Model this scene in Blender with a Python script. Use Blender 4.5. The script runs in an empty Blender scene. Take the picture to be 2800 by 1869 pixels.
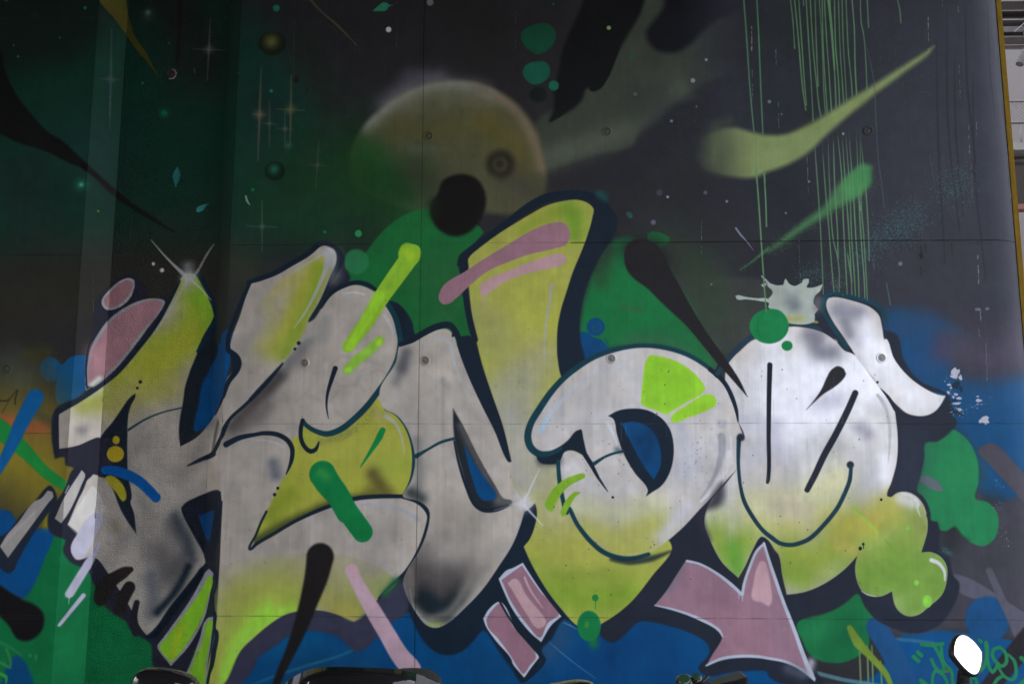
import bpy, bmesh, math, random
import numpy as np
from mathutils import Vector, Matrix

R = math.radians
rng = np.random.default_rng(7)
random.seed(7)
scene = bpy.context.scene
C = scene.collection

# ------------------------------------------------------------------ camera
CAM = Vector((0.0, -4.36, 1.75))
cd = bpy.data.cameras.new('camera'); cam = bpy.data.objects.new('camera', cd); C.objects.link(cam)
cd.sensor_width = 36; cd.lens = 28; cd.clip_start = 0.05; cd.clip_end = 500
cam.location = CAM; cam.rotation_euler = (R(97.3), 0, R(1.5))
scene.camera = cam

# ------------------------------------------------------------------ world, sun, exposure
SUN_EL, SUN_AZ = 50.0, -35.0     # sun stands behind the wall, to the left: the mural is in open shade
w = bpy.data.worlds.new('World'); scene.world = w; w.use_nodes = True
nt = w.node_tree; bg = nt.nodes['Background']
sky = nt.nodes.new('ShaderNodeTexSky'); sky.sky_type = 'NISHITA'; sky.sun_disc = False
sky.sun_elevation = R(SUN_EL); sky.sun_rotation = R(SUN_AZ); sky.air_density = 1.0; sky.dust_density = 4.0
sky.ozone_density = 0.6
hs = nt.nodes.new('ShaderNodeHueSaturation'); hs.inputs['Saturation'].default_value = 0.35
nt.links.new(sky.outputs[0], hs.inputs['Color']); nt.links.new(hs.outputs[0], bg.inputs[0]); bg.inputs[1].default_value = 0.15
sl = bpy.data.lights.new('sun', 'SUN'); sl.energy = 2.5; sl.angle = R(0.5); sl.color = (1, .95, .88)
so = bpy.data.objects.new('sun', sl); C.objects.link(so)
d = Vector((math.sin(R(SUN_AZ))*math.cos(R(SUN_EL)), math.cos(R(SUN_AZ))*math.cos(R(SUN_EL)), math.sin(R(SUN_EL))))
so.rotation_euler = d.to_track_quat('Z', 'Y').to_euler(); so.location = (6, 8, 12)
vs = scene.view_settings
vs.view_transform = 'Standard'; vs.look = 'None'; vs.exposure = 2.62; vs.gamma = 1.0; vs.use_curve_mapping = False

DK_X, DK_Y, OW_X = 3.6, 9.0, -1.6        # reach of the unseen deck and wall, added to shade the mural's left and top
MIR_YAW, MIR_PITCH = 12.0, -20.0
# ------------------------------------------------------------------ the wall's plan (seen from above) and pixel -> wall
FPX = 2800*28/36
_mw = (Matrix.Translation(CAM) @ cam.rotation_euler.to_matrix().to_4x4())
_rot = np.array(cam.rotation_euler.to_matrix())
def rays(px, py):
    px = np.asarray(px, float); py = np.asarray(py, float)
    v = np.stack([(px-1400)/FPX, -(py-934.5)/FPX, -np.ones_like(px)], -1)
    return v @ _rot.T
def plane_x(px, py, Y):
    r = rays(px, py); t = (Y-CAM.y)/r[..., 1]; return CAM.x+t*r[..., 0], CAM.z+t*r[..., 2]
XA = float(plane_x(206, 934, 0.0)[0])                 # left edge of the recess
CH, DP = 0.115, 0.117
XD = float(plane_x(618, 934, 0.0)[0])                 # right edge of the recess
RB = 0.30                                             # radius of the rounded end
XE = float(plane_x(2789, 760, 0.0)[0])-RB+0.15       # start of the rounded end
prof = [(-9.0, 0.0), (XA, 0.0), (XA+CH, DP), (XD-CH, DP), (XD, 0.0), (XE, 0.0)]
for k in range(1, 37):
    a = R(k*5); prof.append((XE+RB*math.sin(a), RB-RB*math.cos(a)))
prof = np.array(prof)
seglen = np.hypot(*(prof[1:]-prof[:-1]).T); cum = np.concatenate([[0], np.cumsum(seglen)])
S_A, S_B, S_C, S_D, S_E, S_END = cum[1], cum[2], cum[3], cum[4], cum[5], cum[-1]
WALL_H = 5.6
def at(px, py):
    """pixel of the photograph -> (arc length along the wall, height)"""
    r = rays(px, py); n = r[..., 0].shape
    best = np.full(n, 1e9); S = np.full(n, np.nan)
    for i in range(len(prof)-1):
        p, q = prof[i], prof[i+1]; e = q-p; nx, ny = e[1], -e[0]
        den = r[..., 0]*nx+r[..., 1]*ny
        t = ((p[0]-CAM.x)*nx+(p[1]-CAM.y)*ny)/np.where(abs(den) < 1e-9, 1e-9, den)
        X = CAM.x+t*r[..., 0]; Y = CAM.y+t*r[..., 1]
        u = ((X-p[0])*e[0]+(Y-p[1])*e[1])/(e@e)
        ok = (t > 0) & (u >= -1e-6) & (u <= 1+1e-6) & (t < best)
        best = np.where(ok, t, best); S = np.where(ok, cum[i]+u*seglen[i], S)
    # rays past the end of the wall: go on along the tangent
    t = (0-CAM.y)/r[..., 1]; X = CAM.x+t*r[..., 0]
    miss = np.isnan(S)
    S = np.where(miss, S_E+RB*1.2+(X-XE-RB), S); best = np.where(miss, t, best)
    return S, CAM.z+best*r[..., 2]
def pos(s, z, off=0.0):
    i = int(np.clip(np.searchsorted(cum, s)-1, 0, len(prof)-2)); u = (s-cum[i])/seglen[i]
    p = prof[i]+(prof[i+1]-prof[i])*u; e = (prof[i+1]-prof[i])/seglen[i]
    return (p[0]+e[1]*off, p[1]-e[0]*off, z)

# ------------------------------------------------------------------ canvas: the paint on the wall, rasterised in metres of wall
CS0, CS1, CZ0, CZ1 = float(at(0, 900)[0])-1.2, S_END, 0.0, WALL_H
DPM = 380.0
CW, CHH = int((CS1-CS0)*DPM), int((CZ1-CZ0)*DPM)
cv = np.zeros((CHH, CW, 4), np.float32)
TS = 2195/700
ORG = {'a': 0, 'b': 450, 'c': 900, 'd': 1369}
def tile(t):
    if t == 'f': return 0, 0, 2349/2800
    if t == 'p': return 0, 0, 1.0
    if t == 'w': return 1859, 766, 1343/820.5
    if t == 'q': return 1094, 0, 1835/1094
    if t == 'r': return 0, 820, 1635/1094
    if t == 'u': return 930, 820, 1635/1094
    if t == 'v': return 1777, 711, 1385/1023
    if t == 'g': return 2450, 1669, 2349/350
    if t == 'h': return 0, 1669, 2349/300
    return (int(t[1])-1)*700, ORG[t[0]], TS
def pts(s):
    """'c1 10,20 30,40*' -> photo points + corner flags"""
    P, K = [], []; ox, oy, sc = 0, 0, 1.0
    for tok in s.split():
        if ',' not in tok: ox, oy, sc = tile(tok); continue
        k = tok.endswith('*'); x, y = tok.rstrip('*').split(',')
        P.append((ox+float(x)/sc, oy+float(y)/sc)); K.append(k)
    return np.array(P), K
def smooth(P, K, closed, step=7.0):
    n = len(P)
    if n < 3: 
        closed = False
    out = []; W = []
    rngi = range(n if closed else n-1)
    for i in rngi:
        p1, p2 = P[i], P[(i+1) % n]
        p0 = P[i-1] if (closed or i > 0) else p1
        p3 = P[(i+2) % n] if (closed or i < n-2) else p2
        L = np.hypot(*(p2-p1)); m = max(1, int(L/step))
        d1 = np.hypot(*(p1-p0))+1e-6; d3 = np.hypot(*(p3-p2))+1e-6
        t1 = np.zeros(2) if False else ((p2-p1) if K[i] else ((p1-p0)/d1+(p2-p1)/(L+1e-6))*.5*L)
        t2 = (p2-p1) if K[(i+1) % n] else ((p2-p1)/(L+1e-6)+(p3-p2)/d3)*.5*L
        for k in range(m):
            t = k/m; h00 = 2*t**3-3*t**2+1; h10 = t**3-2*t**2+t; h01 = -2*t**3+3*t**2; h11 = t**3-t**2
            out.append(h00*p1+h10*t1+h01*p2+h11*t2); W.append(i+t)
    if not closed: out.append(P[-1]); W.append(n-1)
    return np.array(out), np.array(W)
def tocan(Q):
    s, z = at(Q[:, 0], Q[:, 1]); return np.stack([(s-CS0)*DPM, (z-CZ0)*DPM], 1)
PXC = 0.0020*DPM                                     # one photo pixel in canvas pixels (about)
def light_at(x): return float(np.interp(x, [0, 700, 1400, 2100, 2800], LIGHT))
LIGHT = [.34, .46, .60, .80, 1.0]                    # how brightly the photo shows a paint, left to right: used only to read its own colour
def s2l(c): c = np.asarray(c, float)/255; return np.where(c <= .04045, c/12.92, ((c+.055)/1.055)**2.4)
def l2s(c): c = np.clip(c, 0, 1); return np.where(c <= .0031308, c*12.92, 1.055*c**(1/2.4)-.055)
def col(c):
    if isinstance(c, str):
        v, _, x = c.partition('@'); c = [float(t) for t in v.split(',')]
        return l2s(s2l(c)/light_at(float(x or 2800)))
    return np.asarray(c, float)
def window(C0, pad):
    x0 = max(0, int(C0[:, 0].min()-pad)); x1 = min(CW, int(C0[:, 0].max()+pad)+2)
    y0 = max(0, int(C0[:, 1].min()-pad)); y1 = min(CHH, int(C0[:, 1].max()+pad)+2)
    return x0, y0, x1, y1
def field(Cn, rad, maxd, win, closed):
    """signed-ish distance (distance minus radius), clipped at maxd"""
    x0, y0, x1, y1 = win; F = np.full((y1-y0, x1-x0), maxd, np.float32)
    n = len(Cn)
    for i in range(n if closed else n-1):
        a, b = Cn[i], Cn[(i+1) % n]; ra, rb = rad[i], rad[(i+1) % n]; pad = max(ra, rb)+maxd+1
        u0 = max(x0, int(min(a[0], b[0])-pad)); u1 = min(x1, int(max(a[0], b[0])+pad)+2)
        v0 = max(y0, int(min(a[1], b[1])-pad)); v1 = min(y1, int(max(a[1], b[1])+pad)+2)
        if u0 >= u1 or v0 >= v1: continue
        X = np.arange(u0, u1, dtype=np.float32)[None, :]+.5-a[0]; Y = np.arange(v0, v1, dtype=np.float32)[:, None]+.5-a[1]
        e = b-a; L2 = float(e@e)+1e-9
        t = np.clip((X*e[0]+Y*e[1])/L2, 0, 1)
        dd = np.sqrt((X-t*e[0])**2+(Y-t*e[1])**2)-(ra+(rb-ra)*t)
        S = F[v0-y0:v1-y0, u0-x0:u1-x0]; np.minimum(S, dd, out=S)
    return F
def inside(Cn, win):
    x0, y0, x1, y1 = win; A = np.zeros((y1-y0, x1-x0+1), np.int16)
    n = len(Cn)
    for i in range(n):
        a, b = Cn[i], Cn[(i+1) % n]
        if a[1] == b[1]: continue
        if a[1] > b[1]: a, b = b, a
        r0 = max(y0, int(math.ceil(a[1]-.5))); r1 = min(y1, int(math.ceil(b[1]-.5)))
        if r0 >= r1: continue
        yy = np.arange(r0, r1)+.5; xx = a[0]+(yy-a[1])*(b[0]-a[0])/(b[1]-a[1])
        ix = np.clip(np.ceil(xx-.5).astype(int)-x0, 0, x1-x0)
        np.add.at(A, (np.arange(r0, r1)-y0, ix), 1)
    return (np.cumsum(A, 1)[:, :-1] & 1).astype(bool)
def blend(win, al, c, metal):
    x0, y0, x1, y1 = win; S = cv[y0:y1, x0:x1]; al = al[..., None]
    tgt = np.array([*col(c), metal], np.float32)
    S += (tgt-S)*al
class Mask:
    def __init__(s, win, a): s.win, s.a = win, a
    def sub(s, win):
        out = np.zeros((win[3]-win[1], win[2]-win[0]), np.float32)
        x0 = max(win[0], s.win[0]); x1 = min(win[2], s.win[2]); y0 = max(win[1], s.win[1]); y1 = min(win[3], s.win[3])
        if x0 < x1 and y0 < y1:
            out[y0-win[1]:y1-win[1], x0-win[0]:x1-win[0]] = s.a[y0-s.win[1]:y1-s.win[1], x0-s.win[0]:x1-s.win[0]]
        return out
PARTS = []                                            # painted shapes that become sheets of paint of their own
def fill(s, c, f=2.0, op=1.0, metal=0.0, clip=None, part=None, draw=True, ramp=None):
    P, K = pts(s) if isinstance(s, str) else s
    Q, _ = smooth(P, K, True)
    if part: PARTS.append((Q, part))
    Cn = tocan(Q); f = f*PXC; win = window(Cn, f+2)
    if win[0] >= win[2] or win[1] >= win[3]: return Mask((0, 0, 1, 1), np.zeros((1, 1), np.float32))
    I = inside(Cn, win); F = field(Cn, np.zeros(len(Cn)), f+1.0, win, True)
    sd = np.where(I, F, -F); al = np.clip(.5+sd/(2*max(f, .6)), 0, 1); al = al*al*(3-2*al)
    m = Mask(win, al.astype(np.float32))
    if clip: al = al*clip.sub(win)
    if ramp:                                          # paint thinning out sideways, photo x from..to
        xs = (np.arange(win[0], win[2])/DPM+CS0); r0, r1 = [float(at(float(v), float(ramp[2]))[0]) for v in ramp[:2]]
        t_ = np.clip((xs-r0)/(r1-r0), 0, 1); al = al*(t_*t_*(3-2*t_))[None, :]
    if draw: blend(win, (al*op).astype(np.float32), c, metal)
    return m
def disc(x, y, rx, ry, c, t='p', rot=0, **k):
    ox, oy, sc = tile(t); a = np.linspace(0, 2*math.pi, 21)[:-1]; rr = R(rot)
    X = rx*np.cos(a); Y = ry*np.sin(a)
    P = np.stack([ox+(x+X*math.cos(rr)-Y*math.sin(rr))/sc, oy+(y+X*math.sin(rr)+Y*math.cos(rr))/sc], 1)
    return fill((P, [False]*20), c, **k)
def line(s, wd, c, f=1.5, op=1.0, metal=0.0, clip=None, part=None, mode='hard'):
    """brush stroke; wd = width(s) in photo pixels along the path"""
    P, K = pts(s) if isinstance(s, str) else s
    Q, W = smooth(P, K, False, 6.0)
    wd = np.atleast_1d(np.asarray(wd, float)); w_ = np.interp(W/max(W[-1], 1e-6), np.linspace(0, 1, len(wd)), wd)
    if c is NAVY or c is TEAL: w_ = w_*1.28
    if part:
        T = np.gradient(Q, axis=0); T /= (np.hypot(T[:, 0], T[:, 1])[:, None]+1e-6); N = np.stack([-T[:, 1], T[:, 0]], 1)
        h = np.maximum(w_, 2.0)[:, None]/2
        cap1 = [Q[-1]+(N[-1]*math.cos(a)+T[-1]*math.sin(a))*h[-1] for a in np.linspace(0, math.pi, 7)]
        cap0 = [Q[0]+(-N[0]*math.cos(a)-T[0]*math.sin(a))*h[0] for a in np.linspace(0, math.pi, 7)]
        PARTS.append((np.array(list((Q+N*h)[:-1])+cap1+list((Q-N*h)[::-1][1:])+cap0[:-1]), part))
    Cn = tocan(Q); rad = w_*PXC/2; f = f*PXC
    if mode == 'spray':
        mx = 1.6*rad.max()+1; win = window(Cn, mx)
        if win[0] >= win[2] or win[1] >= win[3]: return
        F = field(Cn, rad*0, mx, win, False)
        # radius varies slowly: use the mean for the falloff
        rr = float(np.mean(rad))+.5; al = np.exp(-(F/rr)**2*1.6)-math.exp(-2.56*1.6); al = np.clip(al, 0, 1)
    else:
        win = window(Cn, rad.max()+f+2)
        if win[0] >= win[2] or win[1] >= win[3]: return
        F = field(Cn, rad, f+1.0, win, False); al = np.clip(.5-F/(2*max(f, .6)), 0, 1); al = al*al*(3-2*al)
    if clip: al = al*clip.sub(win)
    blend(win, (al*op).astype(np.float32), c, metal)
def spray(s, r, c, op=.8, clip=None, metal=0.0): line(s+' '+s.split()[-1] if len([t for t in s.split() if ',' in t]) == 1 else s, 2*r, c, op=op, clip=clip, metal=metal, mode='spray')
def dots(s, n, spread, c, rad=(1, 2), op=.9, clip=None, metal=0.0):
    """spatter along a path"""
    P, K = pts(s); Q, _ = smooth(P, K, False) if len(P) > 1 else (P, None)
    idx = rng.integers(0, len(Q), n); G = Q[idx]+rng.normal(0, 1, (n, 2))*spread
    Cn = tocan(G)
    for x, y in Cn:
        r = rng.uniform(*rad)*PXC; win = window(np.array([[x, y]]), r+1.5)
        if win[0] >= win[2] or win[1] >= win[3]: continue
        X = np.arange(win[0], win[2])[None, :]+.5-x; Y = np.arange(win[1], win[3])[:, None]+.5-y
        al = np.clip(.5+(r-np.sqrt(X*X+Y*Y)), 0, 1)*op*rng.uniform(.4, 1)
        if clip: al = al*clip.sub(win)
        blend(win, al.astype(np.float32), c, metal)

def mottle(m, n, lo, hi, r=(12, 50), op=(.12, .32), tint=(1, .985, .97), streak=0):
    """uneven silver: cloudy passes of the can, rubbed rings and runs"""
    x0, y0, x1, y1 = m.win; k = 0
    for _ in range(n*4):
        if k >= n: break
        cx_, cy_ = int(rng.integers(x0, x1)), int(rng.integers(y0, y1))
        if m.a[cy_-y0, cx_-x0] < .9: continue
        k += 1; g_ = rng.uniform(lo, hi); rr = rng.uniform(*r)*PXC; an = rng.uniform(0, math.pi); L_ = rr*rng.uniform(.5, 2.5)
        if streak and rng.random() < streak: an = math.pi/2; rr *= .25; L_ = rr*rng.uniform(4, 12)
        Cn = np.array([[cx_-L_*math.cos(an), cy_-L_*math.sin(an)], [cx_+L_*math.cos(an), cy_+L_*math.sin(an)]])
        win = window(Cn, rr*1.6+1)
        if win[0] >= win[2] or win[1] >= win[3]: continue
        F = field(Cn, [0, 0], rr*1.6, win, False); al = np.clip(np.exp(-(F/rr)**2*1.6)-math.exp(-4.1), 0, 1)*rng.uniform(*op)*m.sub(win)
        blend(win, al.astype(np.float32), np.array(tint)*g_, rng.uniform(.35, .75))
# ================================================================== THE MURAL
# ---- paints (read from the photograph where noted, freed of the light there)
NAVY = col('20,31,43@1350'); NAVY2 = col('34,38,50@1800'); TEAL = col('18,52,62@1250')
BLACK = col('20,18,19@900'); GREEN = col('22,104,56@1500'); DGREEN = col('22,88,44@1050')
BLUE = col('8,66,112@1600'); SIL = np.array([.80, .765, .745]); SILW = np.array([.83, .78, .735]); WHITE = np.array([.88, .87, .89])
YEL = col('160,160,74@1500'); OLIVE = col('138,138,52@850'); LIMEG = col('124,146,44@1500'); LIME = col('150,204,50@1850')
PINK = col('146,106,118@1500'); PINKL = col('176,140,142@1500'); CHAR = col('43,42,45@1700')
MS = .50                                              # silver paint: metal flakes

# ---- background
cv[:] = [*CHAR, 0]
TEALBG = col('15,45,35@420')
fill('p -600,-300* 560,-300* 700,200 760,500 640,700 300,720 -600,760*', TEALBG, f=120, op=.95)
fill('p -600,-300* 330,-300* 300,60 200,160 -600,170*', col('18,26,22@150'), f=70, op=.9)
spray('p 420,-50 520,80 560,180', 130, col('28,30,27@500'), .85)
spray('p 300,450 420,620 600,560', 110, col('20,38,30@400'), .7)
spray('p 200,400 250,420', 120, col('20,46,42@250'), .8)
spray('p 60,500 100,620', 150, col('22,34,31@100'), .7)
spray('p -300,900 150,800 560,740', 150, col('36,34,29@300'), .95)
spray('p 80,760 400,760', 120, col('34,33,29@300'), .8)
spray('p 700,150 820,300 760,420', 120, col('20,48,40@800'), .95)
spray('p 850,520 980,440 1040,560', 170, col('22,52,28@900'), .95)
spray('p 760,600 900,600', 120, col('20,50,34@850'), .8)
spray('p 820,120 900,250', 90, col('32,34,31@850'), .6)
spray('p 1250,-50 1320,120', 180, col('32,30,30@700'), .8)
spray('p 640,720 720,820 680,900', 80, col('42,44,34@650'), .7)
# cloud of grey green paint on the dark, upper middle
fill('a3 -100,1500 100,1380 250,1000 480,900 640,700 900,350 1150,-50* 2300,-60* 2195,480 1900,620 1500,800 1200,1000 1080,1150 1060,1230 700,1330 400,1430 100,1560', col('56,60,52@1050'), f=13, op=.95)
spray('a3 350,1350 900,1150 1130,1060 1450,800', 50, col('86,92,76@1150'), .55)
spray('a3 1300,1000 1800,1200 2195,1100', 120, col('40,43,48@1500'), .5)
fill('a3 1150,-60* 1100,120 990,310 880,500 800,640 740,740 700,770 665,755 640,760 600,860 480,960 390,1000 320,1040 360,940 360,800 400,600 450,380 560,140 640,-60*', col('22,22,23@1550'), f=9, part=('painted_drip', None))
fill('a3 1330,-60 1290,80 1200,200 1150,280 1180,380 1260,440 1400,450 1520,390 1620,290 1740,190 1900,100 2100,20 2195,-60', col('26,26,32@1850'), f=13, part=('painted_drip', None))
line('a3 430,940 390,985 330,1040', [26, 20, 5], col('24,24,25@1550'), f=3)
line('a3 900,420 800,640 730,740 695,755', [14, 24, 24, 22], col('22,22,24@1600'), f=3)
fill('a3 1080,1180 1230,1060 1400,900 1600,850 2195,600 2400,900 2195,1100 1700,1100 1300,1400 1060,1560 700,1560 900,1330 1060,1240', col('42,43,48@1900'), f=15, op=.95)
# upper right: blue-grey charcoal
fill('p 2040,-300 3400,-300 3400,960 2700,1040 2200,900 2000,600', col('56,56,66@2450'), f=110, op=.9)
spray('p 2640,0 2690,400 2730,800', 60, col('58,62,72@2700'), .5)
spray('a4 100,300 500,600 300,1000', 170, col('44,48,52@2250'), .8)
spray('b4 100,200 300,700 100,900', 150, col('38,40,46@2150'), .85)
spray('b3 1300,350 1700,300 1800,700', 130, col('42,42,46@1900'), .6)
for x0 in (2560, 2590, 2610, 2640, 2660, 2700, 2725):
    y0 = rng.uniform(-40, 200); y1 = y0+rng.uniform(250, 650)
    line(f'p {x0},{y0} {x0+rng.uniform(2,8)},{(y0+y1)/2} {x0+28+rng.uniform(-8,8)},{y1}', [2, 7, 3], col('38,38,46@2700'), f=3, op=.55)
spray('b3 1500,1150 1800,1300 2000,1450', 110, col('66,74,58@1950'), .85)
fill('b3 1400,1000 1500,980 1900,965 2195,1000 b4 100,1100 b3 2100,1568 1700,1568', col('62,64,62@2000'), f=10, op=.75)
# planet
spray('a2 1130,900 1250,800 1400,720 1560,690', 44, col('100,96,104@850'), .7)
spray('a2 1310,640 1440,690', 34, col('70,68,78@850'), .45)
spray('a2 1600,680 1900,700 2000,730', 22, col('80,76,80@900'), .4)
PL = fill('a2 840,1568 830,1300 900,1130 1000,1000 1180,850 1430,730 1650,690 1850,705 2000,750 2195,860 a3 100,960 200,1100 265,1300 295,1500 b3 290,160 230,300 60,420 b2 1900,420 1700,500 1400,420 1100,300 850,170', col('69,68,48@740'), f=13, part=('painted_planet', 'yellow and green ball shape with a pale rim of sprayed light on its top'))
spray('a2 930,1050 1180,875 1430,760 1700,725 2000,790', 40, col('116,118,112@760'), .95, clip=PL)
spray('a2 1900,750 2195,900 a3 110,1050 220,1300 250,1450', 26, col('108,94,80@850'), .8, clip=PL)
spray('a2 1300,920 1700,840 1900,900', 60, col('88,86,68@800'), .6, clip=PL)
spray('a2 1950,1050 2195,1250 a3 60,1450', 60, col('82,76,38@860'), .8, clip=PL)
spray('a2 1200,1100 1500,1150 1700,1100', 55, col('70,68,40@760'), .6, clip=PL)
spray('a2 1350,1290 1500,1280', 24, col('72,80,70@780'), .6, clip=PL)
spray('a2 900,1420 1050,1540', 85, col('28,66,26@620'), .95, clip=PL)
spray('a2 850,1250 1000,1330', 50, col('32,64,32@620'), .85, clip=PL)
spray('b2 950,150 1250,200', 110, col('24,56,28@900'), .95)
spray('b2 1350,60 1500,200', 50, col('46,50,38@850'), .7)
spray('b3 -20,100 100,200', 60, col('56,54,48@950'), .7)
spray('b3 200,100 240,240', 26, col('66,64,46@1000'), .6)
# large soft ball and ring shape
disc(2095, 1405, 122, 118, col('36,34,26@950'), t='a2', f=15)
disc(2095, 1415, 66, 64, col('66,60,40@950'), t='a2', f=10, op=.7)
disc(2090, 1405, 34, 34, col('34,33,28@950'), t='a2', f=8, op=.9)
# green round field behind the letters
fill('b2 960,730 1010,660 1130,530 1300,420 1450,385 1900,520 1955,580* 1800,760 1760,850 1810,1200 1860,1500 1700,1568 1250,1568 1100,1200 700,1050 820,900', DGREEN, f=3, part=('painted_green_field', None))
spray('b2 1450,950 1700,900 1600,1200', 70, col('38,84,46@1200'), .6)
spray('b2 1300,550 1500,500', 60, col('28,92,46@1150'), .5)
fill('b2 1560,240 1600,140 1700,90 1800,85 1900,130 1960,230 1970,350 1930,460 1840,570 1720,615 1600,580 1520,490 1500,360', col('20,17,16@1250'), f=8, part=('painted_ball', 'large soft black ball below the planet'))
spray('b2 1520,330 1530,420', 22, col('22,32,20@1180'), .7)
disc(860, 832, 108, 108, col('34,102,62@980'), t='b2', f=5, op=.95, part=('painted_dot', 'green dot with a faint ring beside the lime stroke'))
disc(860, 840, 60, 55, col('42,96,64@980'), t='b2', f=8, op=.5)
disc(878, 590, 30, 30, col('44,128,72@980'), t='b2', f=1.5, part=('painted_dot', 'small green dot above the ringed green dot'))
# green field, right of the tall stroke
G2 = fill('b3 560,1568 590,1300 650,1050 760,760 900,640 1050,640 1150,800 1500,1150 1700,1568 c3 1750,330 1700,380 1400,180 1100,130 800,180 560,300', GREEN, f=14, part=('painted_green_field', None))
spray('b3 760,1000 830,760', 30, col('44,70,44@1650'), .7)
spray('b3 700,900 820,720', 26, col('44,52,44@1650'), .7)
spray('b3 1300,700 1600,900 1700,1300', 90, col('48,66,48@1850'), .6)
spray('c3 1000,100 1300,90 1500,200', 28, col('50,98,66@1800'), .7)
spray('b3 950,1210 1100,1250', 12, col('60,86,60@1750'), .5)
spray('c3 1700,150 1750,300', 30, col('60,92,66@1900'), .6)
dots('b3 720,950 1020,620', 160, 14, GREEN, (.6, 1.2), .7)
fill('b3 1165,590 1200,575 1260,580 1350,630 1355,650 1310,690 1265,720 1220,690 1165,650', col('24,98,52@1800'), f=3, part=('painted_dot', 'ragged green splash on the joint, above the black spike'))
# big black spike between the tall stroke and the last letter
fill('b3 980,700 1060,640 1200,660 1300,760 1360,900 v 110,95 150,170 215,275 280,365 330,440 362,507* 312,450 240,368 150,258 b3 1280,1180 1160,1060 1050,980 985,900 960,780', col('34,31,34@1800'), f=4, part=('painted_spike', 'long black spike, its point on the last white letter'))
spray('b3 1000,720 1200,700 1300,800', 40, col('36,34,36@1800'), .7)
# blue splashes
fill('b3 580,1435 650,1440 700,1480 770,1500 820,1568 c3 790,60 830,180 700,260 590,320 560,200 570,60', BLUE, f=2.2, part=('painted_splash', 'blue splash between the tall stroke and the round letter'))
disc(718, 1390, 78, 78, BLUE, t='b3', f=2.2)
line('b3 740,1385 720,1370 695,1385 700,1420 740,1425 765,1395 740,1350', 3, col('30,88,92@1630'), f=2, op=.6)
fill('c1 340,330 360,270 420,235 490,260 530,300 600,240 740,230 745,420 730,520 640,600 560,650 500,640 470,540 480,440 420,450 350,400', col('6,58,100@200'), f=2.5, part=('painted_splash', 'blue splash left of the pink leaf shape'))
spray('c1 440,300 430,360', 13, col('30,70,90@130'), .4)
# left: olive brown and mustard
spray('c1 -400,560 200,520', 120, col('48,46,34@80'), .9)
spray('c1 60,300 200,420', 60, col('44,48,44@60'), .8)
spray('c1 250,220 380,200', 28, col('46,44,24@100'), .8)
spray('c1 -300,1150 150,1050 400,1250', 190, col('104,92,28@90'), .95)
spray('c1 0,800 400,850', 70, col('96,76,34@90'), .8)
spray('c1 20,770 140,790', 18, col('128,66,42@30'), .75)
spray('c1 220,840 370,840', 20, col('124,60,40@90'), .75)
spray('c1 320,720 420,780', 22, col('44,46,36@110'), .6)
line('c1 0,610 60,610 150,520 130,600 130,640', 4.5, col('30,28,22@40'), f=2, op=.85)
line('c1 130,530 60,640 20,710', 5, col('52,48,24@40'), f=2, op=.7)
# left bottom: green, blue, black
fill('d1 -1500,1000* -100,960 100,900 200,820 330,560 420,340 520,290 800,600 900,900 1350,1200 1450,1700 1500,3200* -1500,3200*', col('10,80,44@200'), f=4, part=('painted_green_field', None))
fill('d1 -900,70* 0,70 90,95 140,170 300,240 440,230 460,290 380,500 300,700 200,830 100,790 -100,700 -900,600*', col('5,52,94@90'), f=4, part=('painted_splash', 'blue patch under the leaning silver bar'))
spray('d1 420,100 400,200', 16, col('110,104,24@130'), .8)
fill('d1 140,1320 210,1370 250,1450 290,1568 500,3000 -900,3000 -900,1568 0,1568 60,1400', col('6,50,84@60'), f=7)
fill('d1 -700,300 0,720 160,830 300,890 370,960 370,1080 300,1170 220,1200 150,1180 70,1060 0,990 -700,500', col('13,12,14@90'), f=6, part=('painted_drip', 'fat black drop at the lower left edge'))
line('d1 60,1005 200,1003 340,1003', 1.2, col('30,32,34@60'), f=1, op=.6)
line('h -200,560 0,670 250,800 460,950', [14, 10, 8, 4], col('26,88,54@40'), f=3, op=.8)
line('h 140,820 200,980 225,1130 210,1200 120,1160 0,1100 -300,1000', [8, 8, 8, 9, 7, 7], col('36,94,46@40'), f=2.5, op=.85)
line('h -200,1250 0,1340 120,1400 140,1440 125,1540', [9, 9, 9, 4], col('38,108,44@40'), f=2)
disc(640, 950, 34, 40, col('32,96,56@80'), t='h', f=2.5, op=.8); line('h 770,960 770,1020 755,1070', [9, 8, 2], col('32,96,56@90'), f=2, op=.8)
fill('c1 -150,700 0,755 120,860 220,960 400,1170 580,1340 555,1370 400,1290 200,1110 0,960 -150,900', col('20,98,42@100'), f=3, part=('painted_stroke', 'green ray crossing the mustard patch'))
line('c1 300,590 180,810 90,1010 -30,1230', [50, 42, 34, 22], col('8,64,108@80'), f=3.5, part=('painted_stroke', 'blue stroke leaning over the mustard patch'))
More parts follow.
